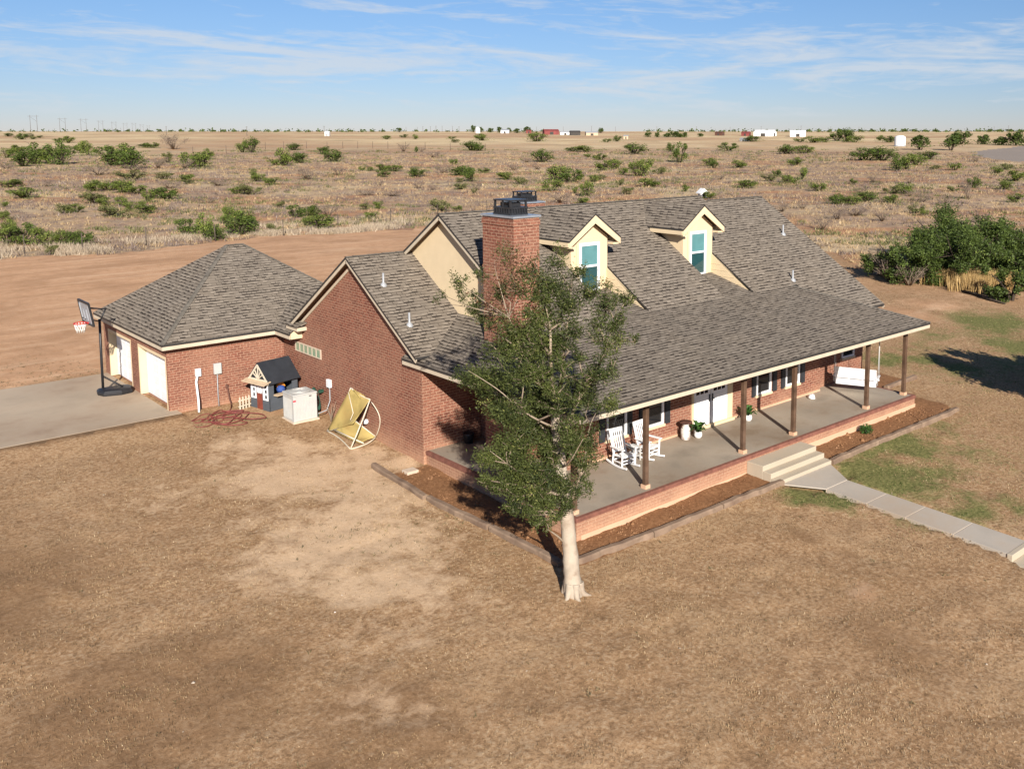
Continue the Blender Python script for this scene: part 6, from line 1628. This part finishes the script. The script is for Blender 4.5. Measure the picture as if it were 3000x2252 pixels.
# the tree in front of the porch: limb points given as (sideways across the view, depth, height)
rt = Vector((RT[0], RT[1], 0)); dp = Vector((U[0], U[1], 0))
def L(s, d, h): return rt * s + dp * d + Vector((0, 0, h))
c7 = lambda cx, cy, d=0.: L((cx - 800) / 192, d, (1560 - cy) / 186)
limbs = [
    [(L(.02, 0, -.35), .33), (L(0.0, 0, .0), .275), (L(-.04, 0, .5), .215), (c7(782, 1330), .19), (c7(768, 1180), .178), (c7(752, 1060, .1), .165), (c7(735, 900, .15), .14), (c7(718, 760, .15), .125), (c7(714, 690, .15), .11)],
    [(c7(714, 700, .15), .13), (c7(690, 600, -.05), .115), (c7(655, 540, -.15), .10), (c7(612, 465, -.2), .08), (c7(560, 380, -.1), .05), (c7(500, 230, 0), .03), (c7(440, 40, .2), .014)],
    [(c7(716, 700, .15), .12), (c7(702, 560, .2), .10), (c7(692, 420, .25), .085), (c7(690, 300, .3), .06), (c7(660, 150, .4), .035), (c7(620, -20, .4), .016)],
    [(c7(720, 690, .15), .10), (c7(738, 560, .3), .085), (c7(752, 440, .45), .065), (c7(770, 300, .5), .045), (c7(790, 130, .6), .02)],
    [(c7(735, 830, .15), .10), (c7(775, 730, 0), .09), (c7(820, 620, -.2), .08), (c7(870, 530, -.3), .07), (c7(920, 440, -.35), .06), (c7(955, 350, -.3), .045), (c7(1000, 240, -.2), .03), (c7(1060, 130, 0), .012)],
    [(c7(755, 1080, .1), .09), (c7(700, 1040, -.3), .08), (c7(640, 990, -.6), .065), (c7(585, 930, -.8), .05), (c7(500, 860, -.9), .03), (c7(420, 800, -.9), .014)],
    [(c7(768, 1160, .05), .08), (c7(800, 1090, .2), .07), (c7(830, 1010, .4), .055), (c7(860, 900, .6), .04), (c7(880, 780, .7), .025), (c7(930, 680, .7), .012)],
    [(c7(735, 900, .15), .08), (c7(680, 830, .6), .06), (c7(590, 740, .9), .045), (c7(470, 660, 1.1), .03), (c7(330, 560, 1.3), .014)],
    [(c7(718, 760, .15), .07), (c7(640, 690, -.4), .055), (c7(560, 620, -.7), .04), (c7(460, 520, -.9), .025), (c7(330, 430, -1.0), .012)],
    [(c7(740, 950, .15), .06), (c7(770, 900, -.4), .05), (c7(800, 840, -.8), .035), (c7(850, 740, -1.), .015)],
]
for a, l_ in ((.3, .32), (1.2, .36), (2.2, .30), (3.4, .42), (4.3, .40), (5.3, .48)):
    limbs.append([(Vector((.16 * math.cos(a), .16 * math.sin(a), .34)), .11), (Vector((.25 * math.cos(a), .25 * math.sin(a), .06)), .08), (Vector((l_ * math.cos(a + .1), l_ * math.sin(a + .1), -.03)), .035), (Vector((l_ * 1.5 * math.cos(a + .2), l_ * 1.5 * math.sin(a + .2), -.12)), .02)])
M['limb'] = mottled('limb_bark', (.33, .26, .19), .25, 5.0, .9, .1, dirt=(.14, .10, .07, .8))
CL = [(470, 1010, -.6, .36, .7), (520, 1075, -.7, .34, .7), (610, 1130, -.5, .34, .65), (780, 1110, -.2, .34, .6), (730, 1165, -.3, .28, .55), (830, 1085, .2, .32, .55), (420, 1010, -.5, .26, .5), (700, 560, -.45, .34, .6), (760, 470, .0, .34, .6), (660, 470, -.5, .34, .6), (820, 600, -.5, .36, .6), (890, 480, -.6, .34, .6), (950, 380, -.6, .34, .6), (1000, 250, -.4, .36, .6), (920, 260, -.3, .34, .5), (730, 640, -.5, .3, .5), (600, 470, -.5, .3, .6), (780, 720, -.4, .36, .6), (830, 420, .0, .32, .5), (610, 230, -.2, .36, .5), (520, 380, -.3, .36, .5), (690, 830, -.4, .34, .5), (470, -40, .3, .42, .22), (600, 40, .4, .5, .35), (560, 130, .2, .5, .3), (690, 120, .4, .6, .8), (760, 210, .5, .55, .75), (720, 10, .5, .4, .4), (560, 290, -.1, .6, .65), (450, 390, .0, .6, .85), (400, 300, .3, .4, .3), (390, 540, .4, .6, .9), (290, 560, .9, .42, .6), (215, 560, 1.2, .26, .35), (540, 500, -.4, .62, .9), (620, 400, .4, .55, .8), (720, 380, .6, .55, .95), (790, 330, .5, .45, .5), (660, 260, .4, .5, .85),
      (950, 210, -.2, .5, .42), (1050, 150, .0, .36, .5), (1020, 330, -.2, .45, .35), (1090, 340, -.1, .2, .4), (900, 330, -.3, .4, .35), (900, 130, .1, .42, .22), (960, 90, .1, .28, .28), (880, 520, .2, .5, .5), (980, 470, -.3, .36, .38), (850, 660, .5, .6, .75), (950, 690, .7, .42, .6), (1000, 690, .7, .2, .4), (640, 640, .7, .65, .95), (500, 640, -.8, .55, .95), (430, 720, .7, .55, .95), (350, 640, 1.1, .4, .7), (260, 610, 1.2, .25, .5), (600, 760, .9, .6, 1.0), (520, 800, -.6, .6, 1.0), (420, 860, -.8, .42, .85), (400, 950, -.7, .32, .6), (560, 900, -.7, .7, 1.05), (680, 880, .5, .65, 1.0), (620, 1000, -.6, .65, 1.05), (700, 1000, .1, .55, .95), (790, 800, -.7, .5, .8), (800, 920, .4, .55, .85), (860, 860, .6, .48, .65), (880, 960, .6, .35, .5), (540, 1020, -.8, .42, .85), (660, 1100, -.4, .45, .75), (740, 1090, -.1, .36, .6), (590, 1090, -.7, .35, .7), (860, 1060, .5, .28, .4), (640, 1170, -.4, .3, .55), (680, 1210, -.35, .18, .5), (480, 950, .9, .5, .8), (560, 840, 1.3, .6, .9), (450, 640, 1.5, .5, .7), (700, 720, 1.1, .6, .8), (720, 560, -.7, .4, .5), (620, 560, 1.2, .5, .7), (180, 150, .6, .2, .22), (260, 170, .7, .26, .4), (140, 180, .6, .16, .3), (360, 60, .4, .3, .3), (350, 190, .3, .24, .3), (800, 60, .6, .35, .3), (730, -60, .5, .24, .25)]
cl3 = []
for cx, cy, d_, r_, de in CL:
    p = c7(cx, cy, d_); cl3.append((p.x, p.y, p.z, r_, de))
rgc = np.random.default_rng(4); base_n = len(cl3)
for _ in range(400):
    if len(cl3) >= base_n + 62: break
    i1, i2 = rgc.integers(0, base_n, 2); a, b = cl3[i1], cl3[i2]
    dd = math.dist(a[:3], b[:3])
    if .55 < dd < 1.5: cl3.append(tuple((a[q] + b[q]) / 2 + rgc.normal(0, .12) for q in range(3)) + (.30, .42))
TREE = build_tree('front_tree', 'tall leafy tree with pale trunk and several stems before the porch corner', 'tree', (15.03, 17.2, -.76), limbs, cl3, M['leaf'], M['bark'], .074, 9000, 11, M['twig'], asp=.30, limb_k=.46, nlimb=10, up=.42, limbmat=M['limb'])
# browning sprays near the chimney
rg = np.random.default_rng(77); pts = []
for cx, cy, d_, r_, n_ in ((470, 60, .3, .5, 330), (430, 170, .3, .45, 260), (560, 60, .4, .45, 240), (520, -40, .4, .4, 160), (470, 260, .2, .4, 150), (620, 200, .4, .4, 120)):
    p = c7(cx, cy, d_); q = rg.normal(0, .5, (n_, 3)) * r_ + np.array(p); pts.append(q)
pts = np.concatenate(pts); V, F = leaf_cards(pts, .085, .4, .2, rg)
bulk('dry_sprays', V, F, M['leafdry'], TREE, rg.random(len(pts)))

def mesquite(base, w, h, seed, label, name='mesquite_tree', d=None, group='mesquite trees beside the house', trunk=.12, leaf=.17, dens=900, low=.30):
    rg = np.random.default_rng(seed)
    d = d or w
    limbs = []; cl_l = []
    ns = 3 + seed % 2
    for k in range(ns):
        a = 6.28 * k / ns + rg.uniform(-.4, .4); s = rg.uniform(.45, .8)
        e = Vector((math.cos(a) * w / 2 * s, math.sin(a) * d / 2 * s, h * rg.uniform(.55, .8)))
        limbs.append([(Vector((.08 * math.cos(a), .08 * math.sin(a), -.2)), trunk), (Vector((e.x * .2, e.y * .2, h * .2)), trunk * .8), (Vector((e.x * .55, e.y * .5, h * .45)), trunk * .5), (e, trunk * .15)])
    nc = int(16 + 3.0 * w)
    for k in range(nc):
        a = rg.uniform(0, 6.28); rr = math.sqrt(rg.random()) * .9
        hh = h * (rg.uniform(low, .82) + .10 * math.sin(a * 3 + seed) - .05) * (1.0 - .22 * rr)
        cl_l.append((math.cos(a) * w / 2 * rr * .85, math.sin(a) * d / 2 * rr * .85, hh, rg.uniform(.085, .15) * min(w, h * 1.5), rg.uniform(.5, 1.15)))
    return build_tree(name, label, 'tree', (base[0], base[1], g1(*base) - .02), limbs, cl_l, M['mesq'], M['darkbark'], leaf, dens, seed, group=group, asp=.5)
mesquite((66.8, 32.9), 8.8, 4.7, 21, 'mesquite tree with dark trunk standing in the golden grass', low=.34)
mesquite((64.4, 36.0), 7.0, 3.7, 22, 'dense mesquite tree nearest the house roof, leaning over dark undergrowth', low=.15)
mesquite((65.4, 38.6), 4.4, 2.3, 23, 'low mesquite at the house side end of the clump', low=.08)
mesquite((74.0, 37.4), 8.4, 5.5, 24, 'tallest mesquite tree rising behind the clump', low=.2)
mesquite((76.0, 32.6), 8.6, 5.0, 25, 'mesquite tree at the rear of the clump, away from the house', low=.2)
mesquite((71.0, 34.6), 6.8, 4.4, 29, 'mesquite tree in the thick of the clump between front and rear trees', low=.2)
mesquite((62.6, 27.2), 3.8, 2.6, 26, 'low bushy mesquite beside the golden grass, closest to the lawn', low=.08)
mesquite((70.0, 29.4), 5.6, 3.6, 27, 'small mesquite at the outer end of the golden grass', low=.15)
mesquite((64.3, 34.4), 1.6, 1.4, 28, 'knee high green mesquite shoot under the clump', low=.1, trunk=.05, leaf=.13)
mesquite((41.3, 13.3), 6.2, 6.2, 31, 'round lawn tree throwing the dark shadow beside the porch', 'lawn_tree', group='lawn trees', trunk=.17, leaf=.22, dens=2600, low=.2)
mesquite((43.6, 11.2), 5.8, 6.4, 33, 'lawn tree standing behind the round lawn tree', 'lawn_tree', group='lawn trees', trunk=.17, leaf=.22, dens=2400, low=.2)
for i_, (x, y, w_, h_, lb) in enumerate(((63.4, 36.6, 3.2, 2.0, 'dark brown thicket under the mesquite nearest the house roof'), (62.6, 34.6, 2.6, 1.7, 'dark brown thicket beside the golden grass'), (65.5, 38.6, 2.6, 1.8, 'brown thicket at the house end of the mesquite clump'), (66.5, 27.6, 2.2, 1.4, 'brown thicket by the low bushy mesquite'))):
    fm, sm_ = PROTO['b'][i_ % 3]; o = thing('dead_bush', lb, 'bush', (x, y, g1(x, y) - .05))
    for nm, d_ in (('foliage', fm), ('stems', sm_)):
        c = bpy.data.objects.new(nm, d_); col.objects.link(c); c.parent = o; c.scale = (w_, w_, h_); c.rotation_euler = (0, 0, i_)
t = MB(); a, b = Vector((62.6, 30.6, g1(62.6, 30.6) + .1)), Vector((60.8, 26.8, g1(60.8, 26.8) + .08))
t.tube([a, a.lerp(b, .3) + Vector((.1, 0, .05)), a.lerp(b, .65) + Vector((-.1, 0, .0)), b], [.10, .12, .10, .05], 7, jit=.12)
tag(part('fallen_branch', t, M['darkbark']), 'dark fallen branch lying before the golden grass', 'branch')
t = MB(); t.tube([(66.3, 32.1, g1(66.3, 32.1)), (66.2, 32.1, g1(66.3, 32.1) + 1.2)], [.09, .07], 7)
tag(part('grey_stump', t, M['stone']), 'grey bleached stump in the golden grass', 'stump')

# trees far out
FT = [(443.2, 242.5, 17, 13, 'thin tree beside the white tank', .45), (446.7, 228.1, 14, 15, 'leaning tree between tank and gravel pad', .5), (553.9, 276.8, 22, 15, 'broad dark tree in the row beyond the gravel pad, at the tank end', .1), (566, 268, 16, 11, 'dark tree in the row beyond the gravel pad, second from the tank', .1), (561, 256, 16, 11, 'dark tree in the row beyond the gravel pad, third from the tank', .1), (560, 246, 17, 16, 'tallest dark tree in the row beyond the gravel pad', .1), (545, 232, 16, 12, 'dark tree in the row beyond the gravel pad, next after the tallest', .1), (541, 222, 18, 16, 'last dark tree of the row beyond the gravel pad', .1),
      (696, 1161, 14, 12, 'lone dark tree on the horizon over the brick gable', .4), (757, 1071, 15, 17, 'horizon tree standing before the silo', .3), (764, 1062, 12, 15, 'horizon tree just past the silo', .25), (754, 1027, 13, 12, 'rounded horizon tree midway between silo and cottage', .2), (760, 1015, 17, 14, 'wide horizon tree nearest the cottage', .2), (763, 999, 15, 14, 'horizon tree on the far side of the cottage', .2), (764, 983, 14, 12, 'horizon tree between cottage and red machinery shed', .2), (745, 938, 18, 15, 'dark horizon tree over the red machinery shed', .2), (830, 895, 13, 14, 'lone horizon tree right after the dark red shed', .3),
      (636, 621, 12, 9, 'dark tree below the horizon over the first dormer, first of its row', .1), (636, 609, 10, 9, 'dark tree below the horizon, second of the row by the dormers', .1), (641, 602, 13, 9, 'dark tree below the horizon, third of the row by the dormers', .1), (647, 597, 16, 11, 'widest dark tree of the row by the dormers', .1), (650, 588, 12, 9, 'dark tree below the horizon, last of the row by the dormers', .1), (626, 572, 13, 8, 'dark tree set apart past the row by the dormers', .1), (690, 604, 10, 7, 'small dark tree between dormer row and red barn', .1)]
protos = []
for k in range(3):
    V, F, c, st = bush_proto('d', 900 + k, 1300, 10, .085)
    f = bulk('crown', V, F, M['mesq'], attr=c); s = part('trunk', st, M['darkbark']); protos.append((f.data, s.data)); bpy.data.objects.remove(f); bpy.data.objects.remove(s)
for i_, (x, y, w_, h_, lb, lift) in enumerate(FT):
    o = thing('distant_tree', lb, 'tree', (x, y, g1(x, y) - .3), 0, 'distant trees beyond the pasture')
    fm, sm_ = protos[i_ % 3]
    w_ *= .72; h_ *= .72
    c = bpy.data.objects.new('crown', fm); col.objects.link(c); c.parent = o; c.scale = (w_, w_, h_ * (1 - lift * .35)); c.location = (0, 0, h_ * lift * .35); c.rotation_euler = (0, 0, i_ * 1.7)
    c = bpy.data.objects.new('trunk', sm_); col.objects.link(c); c.parent = o; c.scale = (w_ * .8, w_ * .8, h_); c.rotation_euler = (0, 0, i_ * 1.7)
# the thin dark line of far-off tree tops on the horizon
n = 5200
uu = np.concatenate([rng.uniform(-.64, -.05, 900), rng.uniform(-.52, -.38, 500), rng.uniform(-.40, -.22, 600), rng.uniform(.05, .46, 1500), rng.uniform(.22, .36, 1000), rng.uniform(.40, .46, 700)])
dd = rng.uniform(1300, 2600, len(uu))
cx = np.round(uu * 90) / 90 + rng.normal(0, .0016, len(uu)); uu = np.where(rng.random(len(uu)) < .8, cx, uu)
x = U[0] * dd + RT[0] * uu * dd; y = U[1] * dd + RT[1] * uu * dd
P_ = np.stack([x, y, gz(x, y) + np.abs(rng.normal(0, 2.0, len(x)))], 1)
V, F = leaf_cards(P_, 3.6, .6, .2, rng)
tag(bulk('horizon_treeline', V, F, M['mesq'], attr=rng.random(len(P_)) * .6), 'thin dark line of tree tops along the horizon', 'treeline', kind='stuff')
# ------------------------------------------------------------------ camera, sun, sky
cam = bpy.data.cameras.new('camera'); co = bpy.data.objects.new('camera', cam); col.objects.link(co)
co.location = (0, 0, 10.9); co.rotation_euler = (R(90 - 7.165), 0, R(47.44 - 90))
cam.sensor_width = 36; cam.lens = 2780 / 3000 * 36
cam.shift_x = (1500 - 1745.5) / 3000; cam.shift_y = -(1126 - 734.5) / 3000
cam.clip_start = .1; cam.clip_end = 20000
scene.camera = co
SAZ, SEL = 60.5, 25.0
sun = bpy.data.lights.new('sun', 'SUN'); so = bpy.data.objects.new('sun', sun); col.objects.link(so)
d = Vector((math.cos(R(SAZ)) * math.cos(R(SEL)), math.sin(R(SAZ)) * math.cos(R(SEL)), -math.sin(R(SEL))))
so.rotation_euler = d.to_track_quat('-Z', 'Y').to_euler(); so.location = (-10, -20, 30)
sun.energy = 5.0; sun.angle = R(.5); sun.color = (1.0, .935, .85)
wd = bpy.data.worlds.new('World'); scene.world = wd; wd.use_nodes = True
nt = wd.node_tree; nt.nodes.clear()
def WN(typ, ins=None, **kw):
    n = nt.nodes.new('ShaderNode' + typ)
    for k, v in kw.items(): setattr(n, k, v)
    for k, v in (ins or {}).items():
        if isinstance(v, bpy.types.NodeSocket): nt.links.new(v, n.inputs[k])
        else: n.inputs[k].default_value = v
    return n
def WM(op, a, b=0.): return WN('Math', {0: a, 1: b}, operation=op).outputs[0]
def WR(f, lo, hi): 
    n = WN('MapRange', {0: f, 1: lo, 2: hi}); n.clamp = True; return n.outputs[0]
sky = WN('TexSky', sky_type='NISHITA'); sky.sun_disc = False
sky.sun_elevation = R(SEL); sky.sun_rotation = math.atan2(-d.x, -d.y)
sky.altitude = 900; sky.air_density = 1.0; sky.dust_density = .0; sky.ozone_density = 4.0
tc = WN('TexCoord').outputs['Generated']
sp = WN('SeparateXYZ', {0: tc})
az = WM('ARCTAN2', sp.outputs[1], sp.outputs[0]); el = WM('ARCSINE', sp.outputs[2])
tilt = WM('ADD', el, WM('MULTIPLY', WM('SINE', WM('MULTIPLY', az, 3.1)), .012))
v1 = WN('CombineXYZ', {0: WM('MULTIPLY', az, 4.6), 1: WM('MULTIPLY', tilt, 36.), 2: 3.9}).outputs[0]
v2 = WN('CombineXYZ', {0: WM('MULTIPLY', az, 22.), 1: WM('MULTIPLY', tilt, 130.), 2: 5.1}).outputs[0]
n1 = WN('TexNoise', {'Vector': v1, 'Scale': 1.0, 'Detail': 7., 'Roughness': .58, 'Distortion': 1.1}).outputs['Fac']
n2 = WN('TexNoise', {'Vector': v2, 'Scale': 1.0, 'Detail': 6., 'Roughness': .6, 'Distortion': 1.2}).outputs['Fac']
band = WM('MULTIPLY', WR(el, .02, .06), WR(el, .135, .085))
c = WM('MULTIPLY', WR(WM('ADD', n1, WM('ADD', WM('MULTIPLY', WM('SUBTRACT', n2, .5), .38), WM('MULTIPLY', band, .15))), .555, .76), .66)
c = WM('MULTIPLY', c, WR(el, .0, .03))
mx = nt.nodes.new('ShaderNodeMix'); mx.data_type = 'RGBA'
nt.links.new(c, mx.inputs[0]); tn = nt.nodes.new('ShaderNodeMix'); tn.data_type = 'RGBA'; tn.blend_type = 'MULTIPLY'; tn.inputs[0].default_value = 1.0; ht = nt.nodes.new('ShaderNodeMix'); ht.data_type = 'RGBA'; ht.inputs[6].default_value = (.70, .71, .93, 1); ht.inputs[7].default_value = (.84, .93, 1.07, 1); nt.links.new(WR(el, .0, .16), ht.inputs[0]); nt.links.new(ht.outputs[2], tn.inputs[7])
nt.links.new(sky.outputs[0], tn.inputs[6]); nt.links.new(tn.outputs[2], mx.inputs[6])
mx.inputs[7].default_value = (7.4, 7.8, 8.3, 1)
bg = WN('Background', {'Color': mx.outputs[2], 'Strength': .05})
nt.links.new(bg.outputs[0], WN('OutputWorld').inputs[0])
scene.view_settings.view_transform = 'Standard'; scene.view_settings.look = 'None'
scene.view_settings.exposure = .87; scene.view_settings.gamma = 1.0
scene.view_settings.use_curve_mapping = False
scene.cycles.max_bounces = 5; scene.cycles.diffuse_bounces = 3; scene.cycles.transparent_max_bounces = 4
scene.cycles.use_denoising = True
